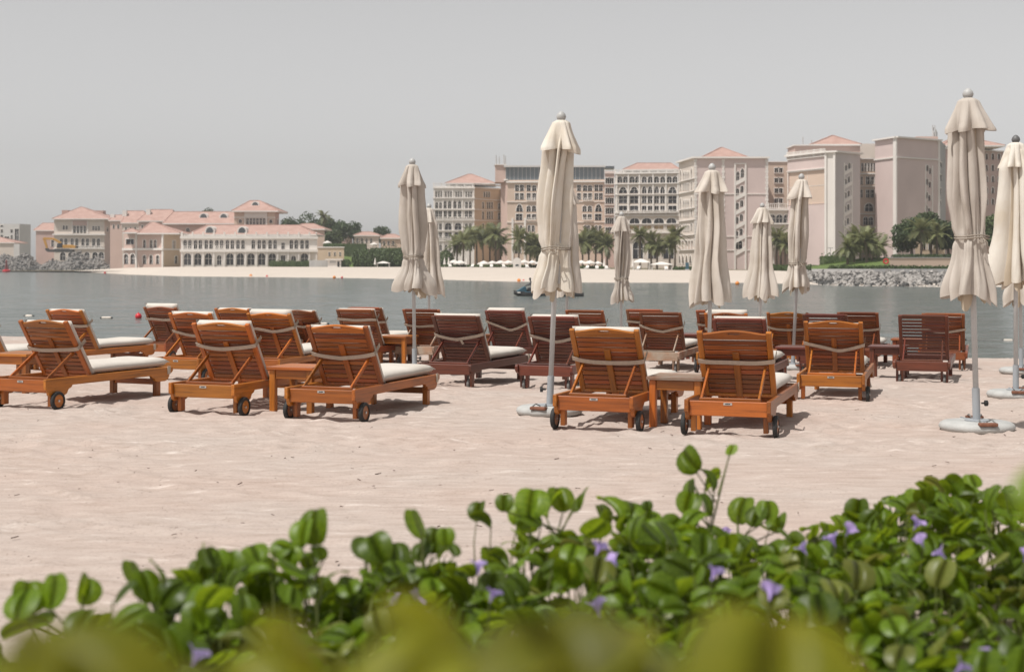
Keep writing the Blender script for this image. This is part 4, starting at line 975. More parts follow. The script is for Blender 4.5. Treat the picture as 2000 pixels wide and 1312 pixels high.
def beach_furniture():
    for i, (x, w, yt) in enumerate(((887, 24, 507), (899, 26, 508), (945, 26, 509), (962, 22, 509), (978, 24, 508), (993, 24, 508), (1024, 24, 507), (1040, 22, 508), (1056, 22, 509), (1120, 22, 509), (1136, 24, 508), (1152, 26, 508), (1168, 20, 510))):
        Y, z = far_z(x); open_parasol(x, Y+8-(i % 3)*2, yt, w, z-0.05, 'open white parasol on the terrace before the palms', 'white parasols on the far terrace')
    open_parasol(C3.X(495), 398, C3.Y(838), 17, -0.1, 'open white parasol in the garden of the ochre villa', None)
    open_parasol(C2.X(1768), 392, C2.Y(572), 17, pz(C2.Y(640), 392), 'open white parasol on the ochre terrace block', None)
    open_parasol(1557, 290, 513, 26, -0.2, 'pale pink parasol beneath the arch gallery', None)
    # beach cabanas
    for x, w, yt, lb in ((1253, 36, 505, 'white gabled beach cabana with open sides before the arched hotel wing'), (1293, 46, 511, 'long white canopy shelter beside the gabled cabana'), (748, 28, 510, 'small white four post cabana on the far sand')):
        Y, z = far_z(x); Y += 4; W = w/F*Y; H = pz(yt, Y)-z
        root = thing('cabana', lb, 'cabana', (px(x, Y), Y, z-0.05))
        for sx in (-1, 1):
            for sy in (0, 1): ob('post', MB().box(sx*W*0.42-0.1, sx*W*0.42+0.1, sy*2.4-0.1, sy*2.4+0.1, 0, H*0.68).mesh('post', MAT['trim']), root)
        ob('roof', MB().add([(-W/2, -.3, H*.66), (W/2, -.3, H*.66), (W/2, 2.7, H*.66), (-W/2, 2.7, H*.66), (-W*.08, 1.2, H), (W*.08, 1.2, H)], [(0, 1, 5, 4), (1, 2, 5), (2, 3, 4, 5), (3, 0, 4), (3, 2, 1, 0)]).mesh('roof', MAT['whitecloth']), root)
        for sx in (-1, 1): ob('curtain', MB().box(sx*W*0.40-0.04, sx*W*0.40+0.04, -0.05, 0.5, 0.05, H*0.66).mesh('curtain', MAT['whitecloth']), root)
    Y, z = far_z(663); root = thing('beach_hut', 'white beach hut with a flat overhanging roof beside the ochre terrace block', 'hut', (px(653, Y), Y, z-0.05)); s = Y/F
    ob('wall', MB().box(-13*s, 13*s, 0, 3, 0, 14*s).mesh('wall', WALL['white']), root); ob('roof', MB().box(-17*s, 17*s, -.5, 3.5, 14.05*s, 16*s).mesh('roof', WALL['white']), root)
    ob('window', MB().box(-9*s, 3*s, -.06, 0.05, 8*s, 12.5*s).mesh('window', WALL['grey']), root); ob('door', MB().box(6*s, 10*s, -.06, 0.05, 0.1, 11.5*s).mesh('door', MAT['glass']), root)
    Y, z = far_z(622); root = thing('fence', 'pale grey slatted screen fence beside the beach hut', 'fence', (px(622, Y), Y, z-0.05)); s = Y/F
    for i in range(18): ob('plank', cached('fplank', lambda: MB().box(0, 1.9*s, -.04, .04, 0, 13.5*s).mesh('plank', WALL['grey'])), root, ((-18+i*2.05)*s, 0, 0))
    Y, z = far_z(1340); root = thing('panel', 'upright teal panel standing at the back of the far beach', 'panel', (px(1340, Y), Y-2, z-0.05)); s = Y/F
    ob('board', MB().box(-3.2*s, 3.2*s, 0, .3, 0, 15*s).mesh('board', MAT['teal'], bevel=.03), root); ob('foot', MB().box(-3.6*s, 3.6*s, -.3, .6, 0, .25).mesh('foot', WALL['grey']), root)
    Y, z = far_z(1010); root = thing('sculpture', 'white arched kiosk with a blue opening among the terrace parasols', 'kiosk', (px(1010, Y), Y+1, z-0.05)); s = Y/F
    pol = outline(-8*s, 8*s, 0, 20*s, 'a'); ob('wall', MB().prism(pol, [outline(-3.6*s, 3.6*s, .4, 7*s, 'a')], lambda u, v: (u, 0, v), lambda u, v: (u, 1.2, v)).mesh('wall', WALL['white']), root)
    ob('niche', MB().box(-4*s, 4*s, .6, .8, 0.1, 8*s).mesh('niche', MAT['teal']), root)
    root.name = 'kiosk'
    for i, x in enumerate((868, 876, 732, 911, 1181, 1237)):
        Y, z = far_z(x); root = thing('folded_parasol', 'small folded white parasol at the back of the far beach', 'parasol', (px(x, Y), Y+1, z-0.05), group='folded parasols on the far beach')
        ob('canopy', MB().lathe([(0.34, 0.7), (0.22, 1.3), (0.12, 2.0), (0.04, 2.3)], 8).mesh('canopy', MAT['whitecloth']), root); ob('pole', MB().tube([(0, 0, 0), (0, 0, 2.4)], .05, 6).mesh('pole', MAT['trim']), root)
    # low loungers on the far sand
    for i, x in enumerate((856, 880, 922, 940, 960, 985, 1030, 1060, 1125, 1145, 1165, 1185, 1245, 1300)):
        Y, z = far_z(x); root = thing('far_lounger', 'tiny white sun bed at the top of the far beach', 'sun bed', (px(x, Y), Y-1.5, z-0.12), rng.uniform(-.4, .4), 'sun beds on the far beach')
        ob('frame', cached('flf', lambda: MB().box(-.35, .35, -1, 1, .1, .35).mesh('frame', WALL['grey'])), root); ob('cushion', cached('flc', lambda: MB().add([(-.35, -1, .36), (.35, -1, .36), (.35, .3, .36), (-.35, .3, .36), (-.35, 1, .9), (.35, 1, .9), (.35, 1.05, .8), (-.35, 1.05, .8)], [(0, 1, 2, 3), (3, 2, 5, 4), (4, 5, 6, 7)]).mesh('cushion', MAT['whitecloth'])), root)
    # life ring post
    X, Y = px(1730, 232), 232; root = thing('life_ring_post', 'red life ring on a short post on the lawn by the retaining wall', 'life ring', (X, Y, pz(522, Y)-.2))
    ob('post', MB().tube([(0, 0, 0), (0, 0, 1.1)], .06, 6).mesh('post', MAT['trim']), root)
    ob('ring', MB().tube([(0.36*math.cos(t*.5236), -.1, 1.15+.36*math.sin(t*.5236)) for t in range(13)], .13, 6).mesh('ring', MAT['red']), root)
    # lamp posts by the arch gallery
    for x, yt, Yy in ((1622, 485, 285), (1684, 496, 250)):
        X = px(x, Yy); root = thing('lamp_post', 'thin garden lamp post with a small head %s' % ('by the arch gallery' if x < 1650 else 'among the short palms'), 'lamp post', (X, Yy, -0.3)); h = pz(yt, Yy)+.3
        ob('pole', MB().tube([(0, 0, 0), (0, 0, h)], .07, 6).mesh('pole', WALL['grey']), root); ob('head', MB().box(-.5, .5, -.15, .15, h, h+.15).mesh('head', WALL['grey']), root)
beach_furniture()

def excavator():
    Y = 536.0; k = Y/F/5.714
    def P(cx, cy, dy=0): return ((cx-690)*k, dy, (695-cy)*k)
    z0 = pz(C1.Y(697), Y); root = thing('excavator', 'yellow tracked excavator working on top of the rubble bank', 'excavator', (px(C1.X(690), Y), Y-1.0, z0))
    for dy in (-1.3, 1.3):
        t = MB(); ring = [P(545, 690), P(552, 672), P(575, 668), P(800, 668), P(828, 674), P(832, 690), P(815, 697), P(560, 697)]
        t.prism([(p[0], p[2]) for p in ring], [], lambda u, v: (u, dy-.35, v), lambda u, v: (u, dy+.35, v)); ob('track', t.mesh('track', MAT['track']), root)
    ob('undercarriage', MB().box(-2.2, 3.0, -.9, .9, .5, 1.15).mesh('undercarriage', MAT['track']), root)
    body = [P(648, 655), P(660, 634), P(700, 618), P(800, 616), P(858, 628), P(866, 655)]
    ob('body', MB().prism([(p[0], p[2]) for p in body], [], lambda u, v: (u, -1.4, v), lambda u, v: (u, 1.4, v)).mesh('body', MAT['yellow'], bevel=.06), root)
    ob('cab', MB().prism([(P(655, 650)[0], P(0, 650)[2]), (P(662, 600)[0], P(0, 600)[2]), (P(715, 598)[0], P(0, 598)[2]), (P(722, 650)[0], P(0, 650)[2])], [], lambda u, v: (u, -1.45, v), lambda u, v: (u, -.3, v)).mesh('cab', MAT['glass'], bevel=.04), root)
    bm_ = MB(); pts = [P(690, 640), P(665, 575), P(600, 545), P(492, 542)]
    top = [(P(700, 625)), P(690, 585), P(610, 540), P(500, 532), P(482, 548), P(500, 560), P(600, 560), P(655, 592), P(668, 640)]
    bm_.prism([(p[0], p[2]) for p in top], [], lambda u, v: (u, .1, v), lambda u, v: (u, .65, v)); ob('boom', bm_.mesh('boom', MAT['yellow'], bevel=.04), root)
    st = [P(482, 545), P(512, 545), P(540, 640), P(530, 668), P(516, 640)]
    ob('stick', MB().prism([(p[0], p[2]) for p in st], [], lambda u, v: (u, .15, v), lambda u, v: (u, .6, v)).mesh('stick', MAT['yellow'], bevel=.03), root)
    bk = [P(515, 655), P(545, 655), P(572, 685), P(545, 692), P(520, 680)]
    ob('bucket', MB().prism([(p[0], p[2]) for p in bk], [], lambda u, v: (u, -.3, v), lambda u, v: (u, 1.0, v)).mesh('bucket', MAT['track'], bevel=.03), root)
    ob('counterweight', MB().box(P(850, 0)[0], P(872, 0)[0], -1.35, 1.35, P(0, 652)[2], P(0, 630)[2]).mesh('counterweight', MAT['track'], bevel=.05), root)
excavator()

# ------------------------------------------------------------------ on the water
def on_water(x, y):
    Y = (CAMZ-WATER)*F/(y-HZ); return px(x, Y), Y
def ball_buoy(x, y, d, mat, label, group=None):
    X, Y = on_water(x, y); r = d/F*Y/2
    root = thing('buoy', label, 'buoy', (X, Y, WATER-r*0.35), group=group)
    prof = [(r*math.sin(math.pi*i/12)+0.001, r-r*math.cos(math.pi*i/12)) for i in range(13)]
    ob('float', MB().lathe(prof, 16).mesh('float', MAT[mat], smooth=True), root)
    ob('eye', MB().lathe([(r*.16, 0), (r*.16, r*.2), (r*.08, r*.25)], 8, (0, 0, 1.98*r)).mesh('eye', MAT[mat]), root)
def pill(x0, x1, y, h, label, group=None):
    X0, Y = on_water(x0, y); X1, _ = on_water(x1, y); r = h/F*Y/2; L = X1-X0
    root = thing('float', label, 'float', ((X0+X1)/2, Y, WATER), group=group, rotz=R(-6))
    prof = [(-L/2, r*.3), (-L/2+r*.3, r*.85), (-L/2+r, r), (L/2-r, r), (L/2-r*.3, r*.85), (L/2, r*.3)]
    m = MB(); m.lathe([(b, a) for a, b in prof], 14); m.v = [(v[2], v[0], v[1]+r*.25) for v in m.v]
    b = ob('body', m.mesh('body', MAT['floatw'], smooth=True), root)
    for s in (-1, 1):
        m = MB(); m.lathe([(r*.45, L/2-r*.2), (r*.85, L/2), (r*.7, L/2+r*.9), (r*.2, L/2+r*1.3)], 12); m.v = [(v[2]*s, v[0], v[1]+r*.25) for v in m.v]
        ob('end_cap', m.mesh('end_cap', MAT['black'], smooth=True), root)
def rope_line(pts, label):
    P = []
    for x, y in pts:
        X, Y = on_water(x, y); P.append(Vector((X, Y, WATER+.015)))
    o = P[0].copy(); root = tag(ob('float_line', MB().tube([p-o for p in P], .018, 5).mesh('float_line', MAT['greyrubber']), loc=o), label, 'rope')
ball_buoy(270.5, 622, 13, 'red', 'large red ball buoy floating behind the teak loungers')
for x, y, c, lb, d in ((205, 534.5, 'red', 'tiny red buoy off the foot of the rubble bank', 4.5), (342, 536.5, 'orangeb', 'tiny orange buoy off the sand before the pink arcaded house', 5.5), (490, 540.5, 'orangeb', 'tiny orange buoy off the sand before the white hall', 6),
                    (521.5, 541, 'red', 'tiny red buoy off the sand before the white hall', 4.5), (653, 543.5, 'orangeb', 'tiny orange buoy before the beach hut', 6), (668, 543.5, 'red', 'tiny red buoy before the beach hut', 4.5),
                    (1013.5, 550, 'orangeb', 'tiny orange buoy beyond the jet skis', 7), (1022.5, 549.5, 'red', 'tiny red buoy beyond the jet skis', 4.5), (1440, 556, 'orangeb', 'orange buoy seen between two folded parasols', 8)):
    ball_buoy(x, y, d, c, lb)
pill(49, 64, 618.5, 6.5, 'cream float with black ends near the teak loungers, at the end of its line'); pill(198, 218, 621, 4.5, 'thin cream float lying between the capped float and the red ball buoy')
pill(612, 640, 633, 5, 'white float showing between teak loungers'); pill(1868, 1884, 664, 6, 'white float right behind the outermost brown lounger'); pill(1960, 1978, 665.5, 5.5, 'white float showing beside the folded parasols at the end of the line')
rope_line([(-30, 619), (20, 618.5), (49, 618.5)], 'thin grey line running to the cream float'); rope_line([(1884, 664), (1920, 665), (1960, 665.5)], 'thin grey line between two white floats')

def beacon():
    Y = 480.0; X = px(12.5, Y); s = Y/F
    root = thing('channel_marker', 'red floating channel marker with a slim tower before the rubble bank', 'buoy', (X, Y, WATER-.3))
    ob('hull', MB().lathe([(5*s, 0), (7.5*s, .5), (7.5*s, 3.2*s+.4), (5*s, 4.5*s+.4)], 14).mesh('hull', MAT['red']), root)
    t = MB()
    for a in range(3): t.tube([(3.6*s*math.cos(a*2.094), 3.6*s*math.sin(a*2.094), 4*s), (.8*s*math.cos(a*2.094), .8*s*math.sin(a*2.094), 20*s)], .16, 5)
    for zz, q in ((9, 2.7), (14, 1.9)):
        t.tube([(q*s*math.cos(a*2.094), q*s*math.sin(a*2.094), zz*s) for a in range(4)], .1, 5)
    ob('tower', t.mesh('tower', MAT['darkred']), root); ob('lantern', MB().lathe([(1.5*s, 20*s), (1.8*s, 22*s), (1.2*s, 25*s), (.3*s, 26*s)], 10).mesh('lantern', MAT['darkred']), root)
beacon()

def skin_person(name, label, loc, rotz, joints, edges, rad, mat, parts):
    root = thing(name, label, 'person', loc, rotz)
    me = bpy.data.meshes.new('body'); me.from_pydata(joints, edges, []); o = ob('body', me, root)
    sk = o.modifiers.new('skin', 'SKIN')
    for i, v in enumerate(me.skin_vertices[0].data): v.radius = rad[i]; v.use_root = (i == 0)
    o.modifiers.new('sub', 'SUBSURF').levels = 2; o.modifiers['sub'].render_levels = 2
    me.materials.append(mat)
    for nm, mb, mt in parts: ob(nm, mb.mesh(nm, mt, smooth=True), root)
def jet_ski(x, y, label, plabel, hullc, rz):
    X, Y = on_water(x, y); root = thing('jet_ski', label, 'jet ski', (X, Y, WATER-.12), rz)
    sec = []; N = 12                                            # hull lofted along its length, bow at -x
    m = MB(); rows = []
    for i in range(N+1):
        t = i/N; xx = -1.45+2.9*t; w = 0.58*min(1, (t/.38)**0.6 if t > 0 else 0.02)+.02; zb = .30*(1-min(1, t/.3))**1.5; zt = .48+.18*(1-t)**2
        rows.append([(xx, -w*.55, zb), (xx, -w, .22+zb*.6), (xx, -w*.92, zt*.8), (xx, -w*.4, zt), (xx, w*.4, zt), (xx, w*.92, zt*.8), (xx, w, .22+zb*.6), (xx, w*.55, zb)])
    V = [p for r_ in rows for p in r_]; m.add(V, [(i*8+k, i*8+(k+1) % 8, (i+1)*8+(k+1) % 8, (i+1)*8+k) for i in range(N) for k in range(8)] + [tuple(range(8)), tuple(N*8+k for k in range(8))[::-1]])
    ob('hull', m.mesh('hull', MAT['black'], smooth=False), root)
    ob('hood', MB().prism([(-1.25, .55), (-.55, .98), (-.35, 1.0), (-.25, .5), (-1.1, .45)], [], lambda u, v: (u, -.28, v), lambda u, v: (u, .28, v)).mesh('hood', hullc, bevel=.06, seg=2), root)
    ob('seat', MB().prism([(-.3, .45), (-.2, .78), (.5, .76), (.7, .86), (1.05, .84), (1.1, .45)], [], lambda u, v: (u, -.2, v), lambda u, v: (u, .2, v)).mesh('seat', MAT['black'], bevel=.05, seg=2), root)
    ob('side_panel', MB().box(-.5, 1.2, -.45, .45, .44, .53).mesh('side_panel', hullc, bevel=.03), root)
    ob('handlebar', MB().tube([(-.38, -.4, 1.04), (-.46, 0, 1.0), (-.38, .4, 1.04)], .025, 6).mesh('handlebar', MAT['black']), root)
    ob('number_patch', MB().box(-1.18, -.9, -.47, -.40, .40, .52).mesh('number_patch', MAT['trim']), root)
    J = [(.30, 0, .86), (.24, 0, 1.12), (.16, 0, 1.38), (.10, 0, 1.50), (.05, 0, 1.64), (.03, 0, 1.72), (.16, -.19, 1.36), (-.02, -.27, 1.16), (-.32, -.36, 1.08), (.16, .19, 1.36), (-.02, .27, 1.16), (-.32, .36, 1.08),
         (.26, -.14, .86), (-.10, -.30, .82), (.02, -.34, .50), (-.12, -.36, .46), (.26, .14, .86), (-.10, .30, .82), (.02, .34, .50), (-.12, .36, .46)]
    E = [(0, 1), (1, 2), (2, 3), (3, 4), (4, 5), (2, 6), (6, 7), (7, 8), (2, 9), (9, 10), (10, 11), (0, 12), (12, 13), (13, 14), (14, 15), (0, 16), (16, 17), (17, 18), (18, 19)]
    rd = [(.15, .14), (.15, .13), (.15, .12), (.06, .06), (.095, .09), (.08, .075), (.06, .06), (.05, .05), (.04, .04), (.06, .06), (.05, .05), (.04, .04), (.09, .09), (.07, .07), (.05, .05), (.04, .04), (.09, .09), (.07, .07), (.05, .05), (.04, .04)]
    skin_person('person', plabel, (X, Y, WATER-.12), rz, J, E, rd, MAT['skinA'] if 'bare' in plabel else MAT['vest'],
                [('hair', MB().lathe([(.06, 1.60), (.105, 1.66), (.10, 1.74), (.05, 1.80), (.01, 1.81)], 10, (.06, 0, 0)), MAT['black'])])
jet_ski(1034, 578, 'black and blue jet ski with its bow clear of the tied parasol', 'person in dark clothes riding the black and blue jet ski', MAT['teal'], R(8))
jet_ski(1108, 578.5, 'dark jet ski whose stern shows past the tied parasol', 'person with bare arms and legs riding the dark jet ski', MAT['greyrubber'], R(4))

# ------------------------------------------------------------------ sun loungers
def rounded_slab(w, l, t, puff=0.012, seed=0, nx=10, ny=16, e=4.5):
    """a cushion: centred in x, from y=0 to l, from z=0 to t"""
    r = random.Random(seed); b = MB(); ph = [r.uniform(0, 6) for _ in range(4)]
    def lay(top):
        out = []
        for j in range(ny+1):
            for i in range(nx+1):
                u = -1+2*i/nx; v = -1+2*j/ny
                u = math.copysign(abs(u)**0.7, u); v = math.copysign(abs(v)**0.75, v)
                k = max(0.0, 1-abs(u)**7)**0.45*max(0.0, 1-abs(v)**10)**0.4
                wv = puff*(math.sin(3*u+ph[0]+2*v)+math.sin(5*v+ph[1]))*0.35 + puff*(1-u*u)
                z = t/2 + (t/2*k + (wv*k if top else 0))*(1 if top else -1)
                out.append((u*w/2, (v+1)/2*l, z))
        return out
    A, B = lay(True), lay(False); n = nx+1; m = len(A)
    fs = [(j*n+i, j*n+i+1, (j+1)*n+i+1, (j+1)*n+i) for j in range(ny) for i in range(nx)]
    fb = [tuple(m+q for q in f)[::-1] for f in fs]
    b.add(A+B, fs+fb); me = b.mesh('cushion', MAT['cushion'], smooth=True, fix=False)
    bm = bmesh.new(); bm.from_mesh(me); bmesh.ops.remove_doubles(bm, verts=bm.verts, dist=1e-4); bm.to_mesh(me); bm.free()
    me.polygons.foreach_set('use_smooth', [True]*len(me.polygons)); return me

def bx(key, x0, x1, y0, y1, z0, z1, mat, bevel=0.004):
    return cached(('bx', key, round(x0, 3), round(y0, 3), round(z0, 3), round(x1, 3), round(y1, 3), round(z1, 3), mat.name), lambda: MB().box(x0, x1, y0, y1, z0, z1).mesh(key, mat, bevel=bevel))

RAIL_A = [(0, .305), (1.90, .305), (1.90, .262), (1.875, .240), (1.845, .236), (1.835, .205), (1.815, .175), (1.77, .160), (1.64, .160), (1.605, .172), (1.595, .198), (1.56, .206), (1.54, .228),
          (.37, .228), (.35, .205), (.315, .192), (.29, .150), (.25, .132), (.07, .132), (.045, .150), (.03, .196), (0, .205)]
RAIL_B = [(0.02, .300), (1.88, .300), (1.90, .285), (1.90, .225), (1.88, .215), (.30, .215), (.26, .195), (.06, .195), (.02, .215), (0, .235), (0, .285)]

def lounger(label, xpix, Y, style, wood_, ang=58, head=20, strap=0.0, strap_v=0.40, cushion=True, seat=True, over=0.02, frame=None, group=None, plate=True, dz=0.0, fold=False, tail=False, seed=0):
    h = R(head); a = R(ang); LB = 0.66; hy, hz = 0.68, 0.285
    ty = hy - LB*math.cos(a)
    Xt = px(xpix, Y); ox = Xt - ty*math.sin(h); oy = Y - ty*math.cos(h)
    root = thing('sun_lounger', label, 'sun lounger', (ox, oy, zg(ox+.3*math.sin(h), oy+.9)-0.008+dz), -h, group)
    fw = frame or wood_; wx = [MAT[wood_, k] for k in range(3)]; wf = [MAT[fw, k] for k in range(3)]
    A = style == 'A'; prof = RAIL_A if A else RAIL_B; t = 0.034
    for s in (-1, 1):
        x0 = s*0.35 - (t if s > 0 else 0)
        ob('side_rail', cached(('rail', style, s, fw), lambda: MB().prism(prof, [], lambda u, v: (x0, u, v), lambda u, v: (x0+t, u, v)).mesh('side_rail', wf[1], bevel=.004)), root)
        if A:
            ob('leg', bx('leg', *( (.275, .315) if s > 0 else (-.315, -.275)), .10, .17, .035, .17, wf[2]), root)
            w = ob('wheel', cached('tyreA', lambda: wheel_mesh(.092, .062, .036, MAT['rubber'])), root, (s*0.373, .135, .092), (0, math.pi/2, 0))
            ob('hub', cached(('hubA', wood_), lambda: MB().lathe([(.064, -.013), (.064, .013)], 22).mesh('hub', MAT[wood_, 1])), w)
            ob('axle_cap', cached('capA', lambda: MB().lathe([(.012, -.021), (.012, .021), (.006, .024)], 10).mesh('axle_cap', MAT['metal'])), w)
            ob('leg', bx('leg', *((.262, .315) if s > 0 else (-.315, -.262)), 1.665, 1.735, 0, .20, wf[2]), root)
        else:
            pr = [(.07, .194), (.19, .194), (.175, .15), (.165, .03), (.095, .03), (.09, .15)]
            for q in (0, 1):
                xa = s*(.305-.065*q); ob('leg', cached(('legB', fw, s, q), lambda: MB().prism(pr, [], lambda u, v: (xa-.014, u, v), lambda u, v: (xa+.014, u, v)).mesh('leg', wf[2], bevel=.003)), root)
            w = ob('wheel', cached('tyreB', lambda: wheel_mesh(.062, .025, .030, MAT['greyrubber'])), root, (s*.2725, .13, .062), (0, math.pi/2, 0))
            ob('hub', cached('hubB', lambda: MB().lathe([(.027, -.012), (.027, .012)], 12).mesh('hub', MAT['metal'])), w)
            ob('leg', bx('leg', *((.255, .315) if s > 0 else (-.315, -.255)), 1.66, 1.73, 0, .214, wf[2]), root)
    ob('rear_rail', bx('rear_rail', -.315, .315, .035, .068, .172, .292, wf[0]), root)
    if A: ob('rear_ledge', bx('rear_ledge', -.315, .315, .069, .13, .262, .284, wf[0]), root)
    ob('foot_rail', bx('foot_rail', -.315, .315, 1.85, 1.88, .235, .30, wf[0]), root)
    ob('stretcher', bx('stretcher', -.26, .26, 1.685, 1.715, .125, .185, wf[0]), root)
    if plate and A:
        p = ob('maker_plate', bx('maker_plate', -.035, .035, .031, .0348, .262, .282, MAT['metal'], 0), root)
        ob('emblem', bx('emblem', -.020, .020, .0295, .0308, .268, .276, MAT['rubber'], 0), p)
    dk = cached(('deck', fw), lambda: deck_mesh(wf[0])); ob('seat_deck', dk, root)
    # backrest, built flat: x across, y up its length, +z is the underside
    U = [(-.31, 0), (.31, 0), (.31, LB-.004), (.264, LB-.004), (.264, .026), (-.264, .026), (-.264, LB-.004), (-.31, LB-.004)]
    back = ob('backrest', cached(('stiles', style, wood_), lambda: MB().prism(U, [], lambda u, v: (u, v, -.016), lambda u, v: (u, v, .016)).mesh('backrest', wx[1], bevel=.004)), root, (0, hy, hz), (math.pi-a, 0, 0))
    n = 11 if A else 12; v0, v1 = .03, (.575 if A else .60); pt = (v1-v0)/n; gap = .008 if cushion else .017; ws = MAT['slat' if wood_ == 'orange' else wood_, 0]  # orange loungers' slats take the tone with shade painted in
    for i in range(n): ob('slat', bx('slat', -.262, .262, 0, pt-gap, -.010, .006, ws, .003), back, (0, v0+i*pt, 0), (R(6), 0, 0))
    if A:
        ob('middle_stile', bx('middle_stile', -.028, .028, .0, .46, .0085, .024, wx[1]), back)
        def top():
            N = 14; pts = [(-.2625, .582), (.2625, .582)] + [(.2625-.525*i/N, .632+.034*math.sin(math.pi*i/N)**1.5) for i in range(N+1)]
            hole = [(.036*math.cos(q*.5236)+(.018 if math.cos(q*.5236) > 0 else -.018), .640+.0095*math.sin(q*.5236)) for q in range(12)]
            return MB().prism(pts, [hole], lambda u, v: (u, v, -.012), lambda u, v: (u, v, .012)).mesh('top_rail', wx[0], bevel=.002)
        ob('top_rail', cached(('top', wood_), top), back)
    else:
        ob('top_rail', bx('top_rail', -.2625, .2625, .608, .662, -.014, .014, wx[0]), back)
    # prop
    vz = .30; pb = Vector((0, hy - vz*math.cos(a) - .018*math.sin(a), hz + vz*math.sin(a)-.018*math.cos(a))); pz0 = Vector((0, .150, .298))
    for s in (-1, 1):
        ob('prop_arm', cached(('prop', fw, ang, s), lambda: MB().bar(pb+Vector((s*.235, 0, 0)), pz0+Vector((s*.235, 0, 0)), .034, .018, (1, 0, 0)).mesh('prop_arm', wf[2], bevel=.003)), root)
    ob('prop_bar', bx('prop_bar', -.252, .252, .135, .165, .284, .31, wf[0]), root)
    if cushion:
        ln = LB + over - .055; c = cached(('bcush', round(ln, 2), seed % 3), lambda: rounded_slab(.60, ln+.03, .085, .010, seed % 3))
        o = ob('back_cushion', c, back, (0, -.03, -.102))
        if strap is not None: ob('strap', strap_mesh(strap, strap_v, seed, tail), back)
    if seat:
        c = cached(('scush', seed % 3), lambda: rounded_slab(.60, 1.26, .095, .012, 10+seed % 3)); ob('seat_cushion', c, root, (0, .655, .302))
        if fold:
            for pts in ([(.20, 1.86, .33), (.27, 1.915, .30), (.30, 1.93, .20), (.29, 1.935, .10), (.31, 1.94, .02)], [(-.20, 1.86, .33), (-.27, 1.915, .30), (-.28, 1.925, .24)]):
                ob('tie', MB().tube(pts, .012, 6).mesh('tie', MAT['cushion'], smooth=True), root)
        else:
            for s in (-1, 1): ob('tie', bx('tie', s*.355-.004, s*.355+.004, 1.80, 1.845, .23, .315, MAT['strap'], 0), root)
    return root

def wheel_mesh(ro, ri, w, mat):
    prof = [(ri, -w/2), (ro-.008, -w/2), (ro-.002, -w/2+.006), (ro, 0), (ro-.002, w/2-.006), (ro-.008, w/2), (ri, w/2), (ri, -w/2)]
    n = 28; b = MB(); vs = []
    for r_, z in prof:
        for k in range(n): vs.append((r_*math.cos(2*math.pi*k/n), r_*math.sin(2*math.pi*k/n), z))
    b.add(vs, [(i*n+k, i*n+(k+1) % n, (i+1)*n+(k+1) % n, (i+1)*n+k) for i in range(len(prof)-1) for k in range(n)])
    return b.mesh('wheel', mat)
def deck_mesh(mat):
    b = MB()
    for i in range(15): b.box(-.314, .314, .70+i*.077, .70+i*.077+.06, .272, .290)
    b.box(-.03, .03, .70, 1.85, .245, .2715); return b.mesh('seat_deck', mat)
def strap_mesh(sag, v, seed, tail):
    r = random.Random(seed); b = MB(); N = 20; w = .020; pts = []
    k = r.uniform(-.15, .15)
    for i in range(N+1):
        u = -1+2*i/N; q = abs(u-k)/(1+abs(k)) if True else 0
        z = .028 + .012*(1-u*u)
        pts.append((u*.322, v - sag*(1-min(1, q)**(1.15 if sag > .05 else 1.6)) + .006*math.sin(4*u+seed), z))
    ring = [(-.322, pts[0][1]+.01, -.105)] + pts + [(.322, pts[-1][1]+.01, -.105)]
    V = []
    for p in ring: V += [(p[0], p[1]-w, p[2]), (p[0], p[1]+w, p[2]), (p[0]*1.0, p[1]+w, p[2]+.004), (p[0], p[1]-w, p[2]+.004)]
    m = len(ring); b.add(V, [(i*4+k, i*4+(k+1) % 4, (i+1)*4+(k+1) % 4, (i+1)*4+k) for i in range(m-1) for k in range(4)])
    if tail:
        p = pts[N//2]; b.add([(p[0], p[1], p[2]+.006), (p[0]+.03, p[1]+.005, p[2]+.007), (p[0]+.05, p[1]-.06, p[2]+.012), (p[0]+.02, p[1]-.07, p[2]+.012)], [(0, 1, 2, 3)])
    return b.mesh('strap', MAT['strap'])

L = lounger
L('arched orange lounger with long seat cushion, in front of the capped cream float', 83, 14.05, 'A', 'orange', head=25, strap=.03, strap_v=.36, seed=1)
L('orange teak lounger standing between the cream float and the red ball buoy', 124, 19.4, 'A', 'orange', head=24, strap=.01, strap_v=.43, seed=2, over=.03)
L('teak lounger beside the outermost side table, its foot behind the arched orange one', -66, 17.2, 'A', 'orange', head=23, strap=.02, seed=3)
L('teak lounger whose cushion rolls over its arched top, just past the red ball buoy', 312, 22.4, 'A', 'brown', head=22, strap=.01, strap_v=.46, over=.09, seed=4)
L('teak lounger with a slack strap, behind the gap between the two big orange ones', 370, 17.7, 'A', 'orange', head=21, strap=.05, strap_v=.40, over=.04, seed=5, seat=False)
L('far teak lounger with arched top and pale handle slot, next beyond the slack strapped one', 453, 21.6, 'A', 'orange', head=21, strap=.02, strap_v=.40, over=.03, seed=6)
L('orange teak lounger with no seat cushion, its wheel beside the side table', 430, 13.45, 'A', 'orange', head=20, strap=.05, strap_v=.44, over=.05, seed=7, seat=False)
L('orange teak lounger with slack strap and broad white seat cushion, past the side table', 657, 12.95, 'A', 'orange', head=20, strap=.06, strap_v=.38, seed=8)
L('teak lounger with rolled cushion over its arched top, beyond the side table', 524, 17.8, 'A', 'orange', head=20, strap=.06, strap_v=.47, over=.08, seed=9)
L('far teak lounger leaning low, half hidden by the one with the rolled cushion', 580, 22.6, 'A', 'brown', head=20, ang=52, strap=.06, strap_v=.42, seed=10)
